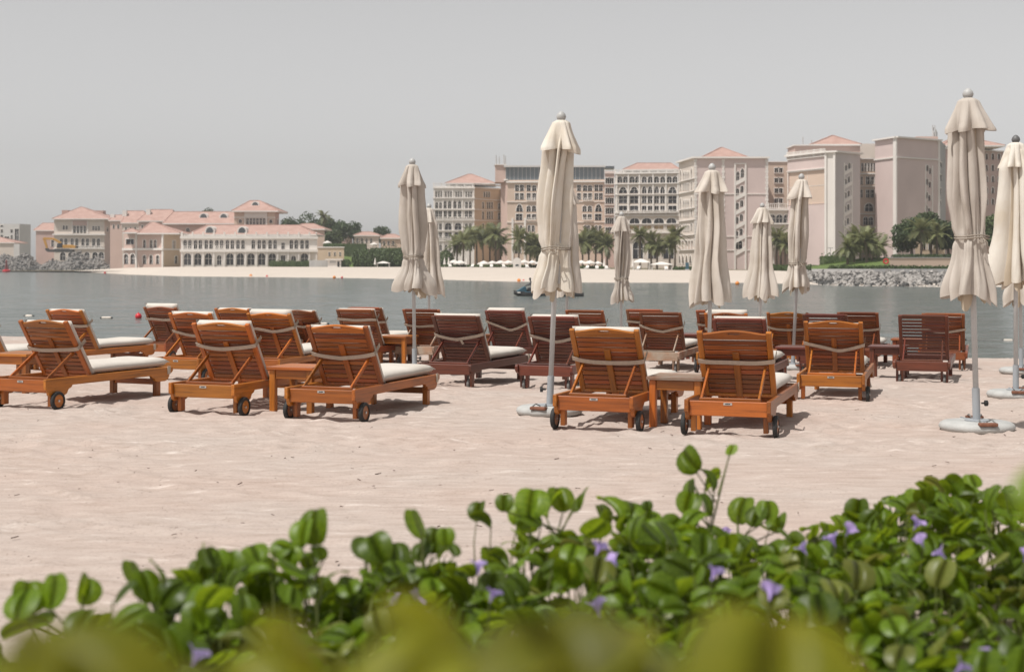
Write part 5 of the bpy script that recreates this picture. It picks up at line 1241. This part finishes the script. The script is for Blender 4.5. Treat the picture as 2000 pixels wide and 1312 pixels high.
L('brown flat topped lounger with a white cushion edge, left of a far side table', 693, 21.3, 'B', 'brown', head=20, strap=.0, strap_v=.50, over=.04, seed=11)
L('brown lounger of which only one post and the cushion edge show past its neighbour', 712, 23.6, 'B', 'brown', head=20, strap=.02, over=.02, seed=12)
L('flat topped brown lounger on a weathered grey frame, behind a tied parasol pole', 822, 22.0, 'B', 'brown', head=19, frame='worn', strap=.03, strap_v=.40, seed=13, seat=False, over=-.02)
L('dark brown lounger with a hanging strap end and a plump white seat cushion', 889, 17.0, 'B', 'dark', head=22, strap=.09, strap_v=.43, over=.05, seed=14, tail=True)
L('dark brown lounger with its strap hanging in a deep V', 985, 21.2, 'B', 'dark', head=20, strap=.16, strap_v=.50, over=.07, seed=15)
L('dark brown lounger behind the pole of the cream tied parasol', 1079, 16.8, 'B', 'dark', head=20, strap=.09, strap_v=.42, over=.06, seed=16)
L('brown lounger showing past the dark one behind the cream parasol pole', 1141, 22.2, 'B', 'brown', head=20, strap=.01, strap_v=.42, over=-.02, seed=17)
L('brown lounger almost hidden behind the weathered one with a V strap', 1258, 23.4, 'B', 'brown', head=20, strap=.0, strap_v=.44, over=-.02, seed=18)
L('brown slatted lounger on a weathered pale frame with its strap in a shallow V', 1289, 20.6, 'B', 'brown', head=18, frame='worn', strap=.10, strap_v=.45, over=.0, seed=19)
L('orange teak lounger whose wheel touches the round base of the cream tied parasol', 1179, 12.25, 'A', 'orange', head=20, strap=.04, strap_v=.37, over=.04, seed=20)
L('orange teak lounger with level strap, next to the pale topped table', 1433, 11.85, 'A', 'orange', head=18, strap=.02, strap_v=.385, over=-.01, seed=21)
L('orange teak lounger with a cushion tie trailing to the sand', 1627, 15.3, 'A', 'orange', head=17, strap=.09, strap_v=.40, over=.0, seed=22, fold=True)
L('dark lounger by the untied cone parasol, white cushion edge showing', 1443, 16.4, 'B', 'dark', head=19, strap=.05, strap_v=.46, over=.05, seed=23)
L('teak lounger with a rolled cushion on its arched top, beyond the untied parasol', 1417, 20.3, 'A', 'orange', head=20, strap=.02, over=.08, seed=24)
L('brown lounger with a level strap, seen left of the untied parasol pole', 1396, 23.0, 'B', 'brown', head=20, strap=.0, strap_v=.40, over=-.02, seed=25)
L('teak lounger with arched top behind the pole of the tightly tied parasol', 1538, 21.3, 'A', 'orange', head=18, strap=.05, strap_v=.42, over=-.01, seed=26)
L('dark bare lounger without cushion, seen over the one with the trailing tie', 1611, 20.0, 'B', 'dark', head=19, cushion=False, seat=False, seed=27)
L('brown lounger with a pale cushion edge beyond the dark side table', 1675, 21.9, 'B', 'brown', head=20, strap=.02, strap_v=.38, over=.01, seed=28)
L('dark bare lounger without cushions, water showing between its slats', 1803, 18.4, 'B', 'dark', head=19, ang=62, cushion=False, seat=False, seed=29)
L('outermost brown lounger, half hidden by the dark bare one', 1842, 21.4, 'B', 'brown', head=18, strap=.05, strap_v=.40, over=.0, seed=30)

def side_table(label, x, y, wood_, head=20, size=.46, h=.44, Yd=None, group=None, topw=None):
    """x, y: photo pixel where the left leg nearest the loungers' backs meets the sand"""
    if Yd: X, Y = px(x, Yd), Yd
    else: X, Y = ground_at(x, y)
    hd = R(head); cx = X + size/2*math.cos(hd) + size/2*math.sin(hd)*1.0; cy = Y - size/2*math.sin(hd) + size/2*math.cos(hd)
    root = thing('side_table', label, 'side table', (cx, cy, zg(cx, cy)-.006), -hd, group); s = size/2; wx = [MAT[wood_, k] for k in range(3)]
    for i in (-1, 1):
        for j in (-1, 1): ob('leg', bx('leg', i*(s-.035)-.029, i*(s-.035)+.029, j*(s-.035)-.029, j*(s-.035)+.029, 0, h-.03, wx[2]), root)
    for j in (-1, 1):
        ob('apron', bx('apron', -s+.066, s-.066, j*(s-.03)-.011, j*(s-.03)+.011, h-.115, h-.031, wx[0]), root)
        ob('apron', bx('apron', j*(s-.03)-.011, j*(s-.03)+.011, -s+.066, s-.066, h-.115, h-.031, wx[1]), root)
    n = 6; w = (size+.03)/n
    for i in range(n): ob('plank', bx('plank', -s-.015, s+.015, 0, w-.005, h-.029, h, MAT[topw or wood_, 0], .003), root, (0, -s-.015+i*w, 0))
side_table('orange teak side table between two orange loungers with arched tops', 524, 806, 'orange')
side_table('square teak side table with a sun bleached pale top near the cream parasol', 1266, 834, 'orange', topw='worn')
side_table('teak side table among the brown flat topped loungers at the waterline', 737, 697, 'orange', Yd=21.6)
side_table('dark side table behind the teak lounger with a trailing tie', 1516, 742, 'dark')
side_table('dark side table beside the bare dark lounger, close to the water', 1697, 727, 'dark', Yd=18.9)
side_table('teak side table next to the outermost teak lounger', -18, 770, 'orange', Yd=15.4)
side_table('brown side table glimpsed between two dark loungers', 948, 690, 'brown', Yd=22.8)
side_table('dark side table glimpsed beyond the weathered lounger with the V strap', 1328, 690, 'dark', Yd=23.6)
side_table('brown side table just behind the bare dark lounger', 1742, 690, 'brown', Yd=22.0)

# ------------------------------------------------------------------ folded parasols
def lerp_prof(prof, h, lin=False):
    for (h0, *a), (h1, *b) in zip(prof, prof[1:]):
        if h0 <= h <= h1:
            t = (h-h0)/(h1-h0) if h1 > h0 else 0; t = t if lin else t*t*(3-2*t); return [x+(y-x)*t for x, y in zip(a, b)]
    return list(prof[-1][1:])

def fold_surface(seed, prof, nl, H, hang, twist, nt=192, nh=64, wr=.006, lobe_var=.40, soft=False):
    r = random.Random(seed)
    cuts = np.cumsum([r.uniform(0.55, 1.45) for _ in range(nl)]); cuts = np.concatenate([[0], cuts])/cuts[-1]
    amp = [r.uniform(1-lobe_var, 1.06) for _ in range(nl)]; sk = [r.choice([.45, .6, .8, 1.2, 1.7, 2.2]) for _ in range(nl)]; ex = [r.uniform(.30, .80) for _ in range(nl)]; hg = [r.uniform(0.0, 1.0) for _ in range(nl)]
    if soft: sk = [r.uniform(.75, 1.35) for _ in sk]; ex = [r.uniform(.8, 1.2) for _ in ex]
    tw = r.uniform(-1, 1)*twist; n1 = lattice(seed*3+1); n2 = lattice(seed*3+2)
    V = []
    for j in range(nh+1):
        t = j/nh
        for i in range(nt):
            q = i/nt; k = int(np.searchsorted(cuts, q, side='right')-1); k = min(k, nl-1)
            f = (q-cuts[k])/(cuts[k+1]-cuts[k]); s = math.sin(math.pi*(f**sk[k]))**ex[k]
            h = t*(H + hang*hg[k]*math.sin(math.pi*f)**0.8*(t**3))
            Rr, d, fine = lerp_prof(prof, min(h, H), soft)
            th = 2*math.pi*q + tw*t + 0.55*float(n1(np.array(k*3.3), np.array(h*1.7))) * min(1, 4*t)
            rr = Rr*(1-d*(1-s))*(1+(amp[k]-1)*min(1, d*2.2)) * (1+fine*math.sin(2*math.pi*q*nl*2.5+k))
            rr += wr*(float(n2(np.array(q*26.0+h*2.5), np.array(h*2.2)))*2+float(n2(np.array(q*60.0+h*4), np.array(h*5+9))))*(0.4+t)
            V.append((rr*math.cos(th), rr*math.sin(th), -h))
    fs = [(j*nt+i, j*nt+(i+1) % nt, (j+1)*nt+(i+1) % nt, (j+1)*nt+i) for j in range(nh) for i in range(nt)]
    return V, fs

def parasol(label, xb, Y, xt, ytop, ybot, tied=True, ytie=None, wide=1.0, mat='canopy', base=True, seed=1, finial='finial', group=None, cap=1.0, hang=.12, knob=1, kh=True, capbot=None, flare=1.0, rest=0.0):
    """xb: photo column of the pole's foot, xt, ytop: its finial, ybot: the cloth's lower edge"""
    X = px(xb, Y); z0 = zg(X, Y); s = Y/F
    root = thing('folded_parasol', label, 'parasol', (X, Y, z0-.004), R(seed*37 % 50-25), group)
    top = pz(ytop, Y)-z0; lean = px(xt, Y)-X
    # lean is carried by pole and cloth; everything above the base leans with it
    rz = -root.rotation_euler.z; lv = Vector((lean*math.cos(rz), lean*math.sin(rz), 0))
    def at(z): return lv*(z/top)
    hb = 0.085 if base else 0.0
    if base:
        prof = [(.02, .0), (.26, .0), (.295, .012), (.31, .040), (.298, .066), (.27, .082), (.05, .088)]
        b = ob('base', cached('pbase', lambda: MB().lathe(prof, 40).mesh('base', MAT['concrete'], smooth=True)), root)
        ob('seam', cached('pseam', lambda: MB().box(-.006, .006, -.306, .306, .082, .0905).mesh('seam', MAT['sleeve'])), b)
        for a in (0.7, 3.6):
            hm = cached('phandle', lambda: MB().box(-.075, .075, .255, .315, .072, .100).mesh('handle_grip', MAT['rust'], bevel=.006))
            g = ob('handle', hm, root, (0, 0, 0), (0, 0, a+2.3))
            ob('handle_wire', cached('pwire', lambda: MB().tube([(-.06, .29, .098), (-.05, .22, .118), (-.03, .16, .095)], .006, 6).tube([(.06, .29, .098), (.05, .22, .118), (.03, .16, .095)], .006, 6).mesh('handle_wire', MAT['greyrubber'])), g)
        ob('collar_plate', cached('pplate', lambda: MB().lathe([(.10, .088), (.10, .096), (.045, .10)], 20).mesh('collar_plate', MAT['sleeve'])), root)
        sl = MB().tube([at(.09)+Vector((0, 0, .09)), at(.36)+Vector((0, 0, .36))], .032, 18); ob('sleeve', sl.mesh('sleeve', MAT['sleeve']), root)
        kb = Vector((.032*knob, -.012, .235)); kn = MB(); kn.tube([kb, kb+Vector((.03*knob, 0, 0))], .008, 8)
        kn.tube([kb+Vector((.028*knob, 0, 0)), kb+Vector((.055*knob, 0, 0))], .026, 7); ob('clamp_knob', kn.mesh('clamp_knob', MAT['black'], bevel=.003), root, rot=(0, 0, rz))
    fh = .085
    pl = MB().tube([at(hb)+Vector((0, 0, hb)), at(top-fh)+Vector((0, 0, top-fh))], .0235, 18); ob('pole', pl.mesh('pole', MAT['pole'], smooth=True), root)
    fin = [(.012, -.01), (.040, -.006), (.042, .006), (.026, .014), (.040, .030), (.046, .050), (.038, .074), (.020, .094), (.004, .102)]
    ob('finial', cached(('fin', finial), lambda: MB().lathe(fin, 18).mesh('finial', MAT[finial], smooth=True)), root, at(top-.09)+Vector((0, 0, top-.09)))
    zc = top-.085; zbt = pz(ybot, Y)-z0; H = zc-zbt-.03
    r = random.Random(seed)
    if tied:
        ht = zc-(pz(ytie, Y)-z0)
        prof = [(0, .055*wide, .10, 0), (.10, .105*wide, .35, .0), (H*.18, .180*wide, .68, .0), (H*.50, .208*wide, .70, .0), (ht-.10, .172*wide, .52, .03), (ht, .130*wide, .20, .06), (ht+.07, .165*wide, .38, .03), (H, .270*wide*flare, .66, .0)]
    else:
        prof = [(0, .055*wide, .10, 0), (.10, .105*wide, .35, 0), (H*.2, .162*wide, .68, .0), (H*.6, .205*wide, .70, .0), (H, .285*wide*flare, .68, .0)]; ht = None
    V, fs = fold_surface(seed, prof, r.choice([8, 9]), H, hang, 0.9 if tied else .35)
    def bend(V): return [tuple(Vector(v)+Vector((0, 0, zc))+at(zc+v[2])) for v in V]
    cn = ob('canopy', MB().add(bend(V), fs).mesh('canopy', MAT[mat], smooth=True, fix=False), root)
    # the inner panels folded in behind the outer ones, lining side out
    ip = [(0, .04*wide, .1, 0)] + [(h_, r_*.50, d_*.9, f_) for h_, r_, d_, f_ in prof[1:]]
    V, fs = fold_surface(seed+90, ip, 7, H, hang+.035, .4, 96, 40)
    V = [v for v in V]; ob('inner_folds', MB().add(bend(V), fs).mesh('inner_folds', MAT['lining'], smooth=True, fix=False), root)
    # ribs inside the cloth
    for k in range(8):
        t = 2*math.pi*k/8; q0 = Vector((.03*math.cos(t), .03*math.sin(t), zc-.12)); q1 = Vector((.075*math.cos(t), .075*math.sin(t), zbt+.06))
        ob('rib', MB().bar(q0+at(q0.z), q1+at(q1.z), .014, .01).mesh('rib', MAT['pole']), cn)
    # vent cap
    ch = .265*cap; cprof = [(0, .045*wide, .05, 0), (.02, .085*wide, .08, 0), (ch*.35, .122*wide, .22, 0), (ch, .225*wide, .55, .0)]
    V, fs = fold_surface(seed+50, cprof, 7, ch, .05, .3, 128, 22, .008, .30, True)
    ob('vent_cap', MB().add([tuple(Vector(v)+Vector((0, 0, zc+.012))+at(zc+v[2])) for v in V], fs).mesh('vent_cap', MAT[mat], smooth=True, fix=False), root)
    if tied:
        z = zc-ht; pts = []
        for k in range(26):
            t = 2*math.pi*k/24; q = .136*wide; pts.append(Vector((q*math.cos(t), q*math.sin(t), z+.006*math.sin(3*t)+.008*(k/24-.5)))+at(z))
        m = MB().tube(pts, .007, 6); m.tube([p+Vector((0, 0, .02)) for p in pts], .006, 6)
        t0 = 2*math.pi*(r.uniform(.62, .88)); q = .142*wide; p = Vector((q*math.cos(t0), q*math.sin(t0), z))+at(z)
        m.tube([p, p+Vector((.03, -.02, -.03)), p+Vector((.045, -.015, -.13))], .005, 6); m.tube([p, p+Vector((.012, -.025, -.03)), p+Vector((-.02, -.025, -.045)), p+Vector((-.035, -.01, -.015))], .005, 6)
        ob('tie_cord', m.mesh('tie_cord', MAT['rope'], smooth=True), root)
    return root
P = parasol
P('beige folded parasol tied with a cord, its pole beside the weathered grey lounger', 810, 18.9, 805, 310, 566, True, 502, .98, 'canopy3', seed=1, flare=1.25)
P('folded untied parasol showing just past the beige tied one', 838, 26.2, 838, 398, 574, False, None, .98, 'canopy', seed=2, base=True)
P('cream folded parasol tied with a ring knot, on a round base by the teak loungers', 1073, 13.3, 1097, 219, 566, True, 487, 1.0, 'canopy2', seed=3, knob=-1, flare=.90)
P('folded parasol hidden behind the cream tied one, only an edge of its cloth showing', 1106, 24.4, 1110, 358, 572, False, None, .92, 'canopy', seed=4)
P('small folded parasol tied low near its hem, before the arched hotel wing', 1213, 26.0, 1214, 414, 585, True, 545, .95, 'canopy3', seed=5, flare=.95)
P('tall untied parasol hanging in one wide cone, standing behind the dark loungers', 1384, 17.4, 1391, 320, 588, False, None, 1.0, 'canopy', seed=6, flare=1.02)
P('slim untied parasol with narrow straight pleats, farthest out towards the water', 1483, 25.9, 1489, 397, 578, False, None, 1.05, 'canopy', seed=7, flare=1.15)
P('folded parasol tied tightly at the waist, its hem pulled to one side', 1548, 21.0, 1566, 340, 562, True, 515, .98, 'canopy', seed=8, flare=.95)
P('grey beige tied parasol standing alone on a pale round base', 1908, 12.0, 1890, 174, 580, True, 465, 1.02, 'canopy3', seed=9, knob=1, flare=1.04)
P('pale untied parasol with a dark finial on a pale base', 1984, 15.7, 1984, 265, 552, False, None, 1.08, 'canopy2', seed=10, finial='finialdark', knob=1, flare=1.1)
P('folded parasol behind the dark finialled one, showing its hem and pole', 1995, 20.4, 1990, 335, 588, True, 530, 1.0, 'canopy', seed=11)

# ------------------------------------------------------------------ beach vines in the foreground
MAT['vine'] = leafy('vine_leaf', (0.075, 0.140, 0.004), (0.150, 0.230, 0.012), 0.48, 0.42, 0.45, 9.0)
MAT['vineold'] = leafy('vine_leaf_yellow', (0.13, 0.16, 0.025), (0.19, 0.20, 0.04), 0.40, 0.4, 0.25, 9.0)
MAT['shrub'] = leafy('shrub_leaf', (0.135, 0.155, 0.003), (0.22, 0.215, 0.006), 0.5, 0.5, 0.35, 6.0)
MAT['stem'] = simple('vine_stem', (0.13, 0.15, 0.04), 0.6, 0.2, 20)
MAT['petal'] = leafy('flower_petal', (0.42, 0.28, 0.60), (0.52, 0.39, 0.70), 0.35, 0.6, 0.15, 30)

def leaf_mesh(kind, mat):
    fold, curl = ((.15, .25), (.30, .38), (.45, .15), (.75, .30), (.06, -.20), (.25, .55))[kind % 6]
    def mk():
        half = [(0, 0), (.12, -.02), (.33, .06), (.48, .25), (.53, .48), (.49, .72), (.38, .89), (.23, .965), (.10, .955), (0, .92)]
        b = MB(); N = len(half)
        for s in (-1, 1):
            V = []
            for i, (x, y) in enumerate(half):
                my = y if i < N-1 else .90
                for f in (0, .5, 1.0):
                    xx = x*f; yy = (max(0, min(y, .92))*(1-f) + y*f); up = xx*math.tan(fold)*(.9-.35*f) ; z = up - curl*(yy-.5)**2*1.2 - .05*f*f
                    V.append((s*xx*math.cos(fold*.6), yy, z))
            b.add(V, [(i*3+k, i*3+k+1, (i+1)*3+k+1, (i+1)*3+k) for i in range(N-1) for k in range(2)])
        me = b.mesh('leaf', MAT[mat], smooth=True, fix=False)
        bm = bmesh.new(); bm.from_mesh(me); bmesh.ops.remove_doubles(bm, verts=bm.verts, dist=1e-4); bmesh.ops.dissolve_degenerate(bm, edges=bm.edges, dist=1e-5); bm.to_mesh(me); bm.free(); return me
    return cached(('leaf', kind % 6, mat), mk)

def flower_mesh(k):
    def mk():
        prof = [(.003, 0), (.004, .012), (.007, .022), (.013, .034), (.022, .043), (.031, .047)]; n = 20; V = []
        for r_, z in prof:
            for i in range(n):
                t = 2*math.pi*i/n; q = 1+.12*math.cos(5*t)*(r_/.031); V.append((r_*q*math.cos(t), r_*q*math.sin(t), z+.006*math.sin(3*t+k)*(r_/.031)**2))
        return MB().add(V, [(i*n+j, i*n+(j+1) % n, (i+1)*n+(j+1) % n, (i+1)*n+j) for i in range(len(prof)-1) for j in range(n)]).mesh('flower', MAT['petal'], smooth=True, fix=False)
    return cached(('flower', k), mk)

def canopy_top(X, Y):
    e = float(bank_edge(np.array(X))); fall = max(0, min(1, (e+.42-Y)/.55))
    return float(bank_z(np.array(X), np.array(Y))) + .05 + (.25-.09*max(0, min(1, (-.50-X)/.35)))*fall*(.8+.35*math.sin(X*3.1+.6)*math.sin(Y*2.3+X*1.3))

class Plant:
    def __init__(s, name, label, X, Y, group, seed, cat='plant'):
        s.r = random.Random(seed); s.z = float(bank_z(np.array(X), np.array(Y)))
        s.root = thing(name, label, cat, (X, Y, s.z-.02), group=group); s.o = Vector(s.root.location); s.st = MB()
    def leaf(s, p, size, up=None, az=None, mat='vine', pet=True, tilt=None):
        r = s.r; az = r.uniform(0, 6.283) if az is None else az; tilt = R(r.choice([-45, -20, 0, 18, 35, 58])+r.uniform(-12, 12)) if tilt is None else tilt
        M = Matrix.Rotation(az, 3, 'Z') @ Matrix.Rotation(tilt, 3, 'X') @ Matrix.Rotation(r.gauss(0, .5), 3, 'Y')
        o = ob('leaf', leaf_mesh(r.randrange(6), mat), s.root, Vector(p)-s.o, M.to_euler(), size)
        if pet:
            q = Vector(p)-s.o; l = r.uniform(.07, .15); g = Vector((q.x+r.uniform(-.03, .03), q.y+r.uniform(-.03, .03), max(.0, q.z-l)))
            s.st.tube([g, (g+q)/2+Vector((r.uniform(-.008, .008), 0, .01)), q], [.0026, .0022, .0017], 4, cap=False)
        return o
    def done(s):
        tag(ob('stem', s.st.mesh('stem', MAT['stem'], smooth=True, fix=False), s.root), kind='stuff')

def vines():
    r = random.Random(5); plants = []
    for j, Y0 in enumerate((2.35, 2.85, 3.35, 3.9, 4.45)):
        nx = 7
        for i in range(nx):
            X0 = (-.588+1.176*(i+.5)/nx)*Y0*1.02 + r.uniform(-.08, .08); Yc = Y0+r.uniform(-.1, .1)
            if Yc > float(bank_edge(np.array(X0)))+.15: continue
            plants.append((X0, Yc, .42*Y0*.42/5*2.2+.16))
    objs = []
    for k, (X0, Y0, rad) in enumerate(plants):
        P_ = Plant('beach_vine', 'creeping beach vine with round notched green leaves on the sand bank', X0, Y0, 'beach vines on the sand bank', 300+k); objs.append(P_)
        n = 175
        for _ in range(n):
            a = r.uniform(0, 6.283); q = rad*math.sqrt(r.random()); X = X0+q*math.cos(a)*1.15; Y = Y0+q*math.sin(a)
            if Y > float(bank_edge(np.array(X)))+.38: Y -= .35
            zt = canopy_top(X, Y); zb = float(bank_z(np.array(X), np.array(Y)))
            d = r.random()**1.5; z = zb+.05+(zt-zb-.05)*(1-d*.75)+r.uniform(-.015, .03)
            P_.leaf((X, Y, z), r.uniform(.048, .083), mat='vineold' if r.random() < .08 else 'vine')
        for _ in range(5):                                   # runners along the ground
            a = r.uniform(0, 6.283); pts = []
            for m in range(7):
                q = rad*1.2*m/6; X = X0+q*math.cos(a+.25*math.sin(m)); Y = Y0+q*math.sin(a+.25*math.sin(m)); pts.append(Vector((X, Y, float(bank_z(np.array(X), np.array(Y)))+.03+.07*math.sin(m*1.1)))-P_.o)
            P_.st.tube(pts, .0042, 5, cap=False)
    def nearest(X, Y): return min(objs, key=lambda p: (p.o.x-X)**2+(p.o.y-Y)**2)
    # shoots that stand above the carpet, copied from the photograph: base pixel, distance, leaf pixels
    shoots = [((1340, 1010), 4.0, [(1358, 900, 46), (1425, 880, 22), (1375, 935, 44), (1395, 940, 40), (1345, 962, 38), (1372, 965, 44), (1340, 985, 42), (1390, 990, 40)]),
              ((610, 1130), 3.15, [(588, 1045, 48), (612, 1038, 60), (632, 1078, 30), (600, 1095, 34)]), ((835, 1110), 3.25, [(822, 1030, 54), (845, 1060, 48), (872, 1052, 30), (815, 1075, 40), (890, 1070, 34)]),
              ((735, 1120), 3.15, [(712, 1070, 46), (745, 1072, 54), (775, 1085, 50), (740, 1105, 60)]),
              ((325, 1180), 2.8, [(322, 1120, 50), (300, 1150, 60), (278, 1150, 40), (345, 1160, 60)]), ((425, 1140), 3.0, [(418, 1092, 40), (435, 1095, 34), (400, 1118, 44), (470, 1112, 50)]),
              ((530, 1110), 3.1, [(505, 1075, 44), (535, 1068, 40), (560, 1085, 44), (490, 1120, 60)]), ((150, 1210), 2.8, [(160, 1155, 54), (60, 1170, 60), (100, 1165, 60), (30, 1180, 60)]),
              ((1010, 1010), 3.75, [(985, 985, 30), (1005, 1005, 44), (1035, 985, 54), (1065, 985, 50), (1100, 978, 48), (1125, 972, 46)]), ((1220, 1010), 3.9, [(1215, 985, 54), (1190, 1010, 40), (1250, 1010, 44), (1265, 990, 18)]),
              ((1440, 1030), 4.1, [(1440, 1000, 50), (1470, 1010, 40), (1500, 1000, 36), (1520, 1020, 40)]), ((1670, 1030), 4.35, [(1675, 1005, 44), (1650, 1020, 30), (1712, 1022, 36), (1680, 1030, 40)]),
              ((1790, 1010), 4.5, [(1790, 985, 42), (1775, 990, 36), (1735, 975, 18), (1750, 980, 20), (1810, 995, 40)]), ((1905, 990), 4.6, [(1905, 940, 30), (1880, 980, 42), (1930, 975, 36), (1905, 965, 36), (1860, 1005, 28), (1975, 975, 44), (1990, 995, 40)])]
    for (bx_, by), Y, ls in shoots:
        Pn = nearest(px(bx_, Y), Y); b0 = Vector((px(bx_, Y), Y, pz(by, Y)-.25))
        tip = min(ls, key=lambda l: l[1]); tp = Vector((px(tip[0], Y), Y, pz(tip[1]+6, Y)))
        Pn.st.tube([b0-Pn.o, (b0+tp)/2-Pn.o+Vector((.01, .01, 0)), tp-Pn.o], [.0045, .0035, .002], 5, cap=False)
        for lx, ly, lw in ls:
            s_ = lw/F*Y; dy = r.uniform(-.12, .06); p = Vector((px(lx, Y+dy), Y+dy, pz(ly, Y+dy)-s_*.40))
            Pn.leaf(p, s_*1.2, az=r.uniform(-.9, .9), tilt=R(r.uniform(28, 72)), pet=False, mat='vine')
            f = max(0, min(1, (p.z-b0.z)/(tp.z-b0.z))); q = b0.lerp(tp, f*.75); Pn.st.tube([q-Pn.o, p-Pn.o], [.0028, .0018], 4, cap=False)
    for (bx_, by), Y, ls in shoots:                          # leaves low on the shoots
        Pn = nearest(px(bx_, Y), Y)
        for _ in range(16):
            Yd = Y+r.uniform(-.15, .08); Pn.leaf((px(bx_, Y)+r.gauss(0, .09), Yd, pz(by+r.uniform(-8, 75), Yd)), r.uniform(.048, .075))
    for k, (fx, fy) in enumerate(((935, 1092), (958, 1142), (1160, 1054), (1200, 1074), (1380, 1100), (1413, 1028), (1490, 1137), (1168, 1166), (1640, 1022), (1620, 1042), (1770, 1010), (1788, 1042), (1830, 1063), (1980, 1068), (1840, 1272), (1903, 1252), (302, 1200), (392, 1256), (613, 1110), (802, 1148), (1565, 1056), (1230, 1028), (790, 1000+155))):
        Y = .70*F/(fy-HZ)
        for _ in range(8):
            Y = .5*Y+.5*(CAMZ-canopy_top(px(fx, Y), Y)-.05)*F/(fy-HZ)
        Y = max(2.2, min(Y, 4.7)); p = Vector((px(fx, Y), Y-.07, pz(fy, Y))); Pn = nearest(p.x, p.y)
        ob('flower', flower_mesh(k % 3), Pn.root, p-Pn.o-Vector((0, 0, .02)), (R(r.uniform(0, 45)), R(r.uniform(-40, 40)), r.uniform(0, 6)), r.uniform(.5, .68))
        Pn.st.tube([p-Pn.o-Vector((0, 0, .02)), p-Pn.o-Vector((.01, -.02, .14))], .0022, 4, cap=False)
    for p in objs: p.done()
    # taller shrub close to where the photographer stands
    for k, (x0, x1, yt, Y0, lb, n) in enumerate(((-120, 330, 1320, .54, 'yellow green leafy shrub thickest at the open end of the vines', 46), (330, 720, 1310, .56, 'yellow green leafy shrub in front of the vines, one tall shoot', 46),
                                  (840, 1180, 1312, .58, 'olive leafy shrub rising before the flowering vines', 40), (1200, 1700, 1365, .58, 'low olive shrub before the flowering vines', 36), (2135, 2230, 880, .85, 'tall leafy shrub standing at the edge of the vine bank', 8))):
        Xc = px((x0+x1)/2, Y0); P_ = Plant('leafy_shrub', lb, Xc, Y0, None, 500+k, 'shrub')
        for i in range(n):
            x = r.uniform(x0, x1); Y = Y0+r.uniform(-.10, .16); yy = yt + 85*abs(r.gauss(0, 1)) + 60*math.sin(x*.012+k)**2 + (10 if i % 3 else 0)
            z = pz(yy, Y)-.02; X = px(x, Y)
            P_.leaf((X, Y, z), r.uniform(.045, .065), mat='vine' if k == 4 else 'shrub', pet=False)
            if i % 3 == 0:
                q = Vector((X, Y, z))-P_.o; P_.st.tube([Vector((q.x*.5, 0, 0)), q*.5+Vector((0, 0, .1)), q], [.005, .004, .002], 5, cap=False)
        P_.done()
vines()

def debris():
    r = random.Random(9); b = MB()
    for _ in range(260):
        Y = r.uniform(6, 14)**1.0; X = r.uniform(-.42, .42)*Y; s = r.uniform(.002, .007); a = r.uniform(0, 6)
        z = zg(X, Y)+float(bank_z(np.array(X), np.array(Y)))+.012; d = Vector((math.cos(a), math.sin(a), .15))*s*r.uniform(1, 3.5)
        b.bar(Vector((X, Y, z))-d, Vector((X, Y, z))+d, s, s*.6)
    tag(ob('sand_debris', b.mesh('sand_debris', simple('dry_bits', (0.10, 0.06, 0.045), .9, .3, 30), fix=False)), 'scattered dry twigs and shell bits on the sand', 'debris', kind='stuff')
debris()

# ------------------------------------------------------------------ hazy air
def haze():
    m = bpy.data.materials.new('haze'); m.use_nodes = True; nt = m.node_tree; nt.nodes.clear()
    v = nt.nodes.new('ShaderNodeVolumePrincipled'); o = nt.nodes.new('ShaderNodeOutputMaterial')
    v.inputs['Color'].default_value = (0.93, 0.93, 0.94, 1); v.inputs['Density'].default_value = 0.0003; v.inputs['Anisotropy'].default_value = 0.2
    nt.links.new(v.outputs[0], o.inputs['Volume'])
    me = MB().box(-1700, 1700, -200, 1700, -3.8, 52).mesh('haze', m)
    tag(ob('haze', me), 'pale hazy air over the bay', 'haze', kind='stuff')
haze()
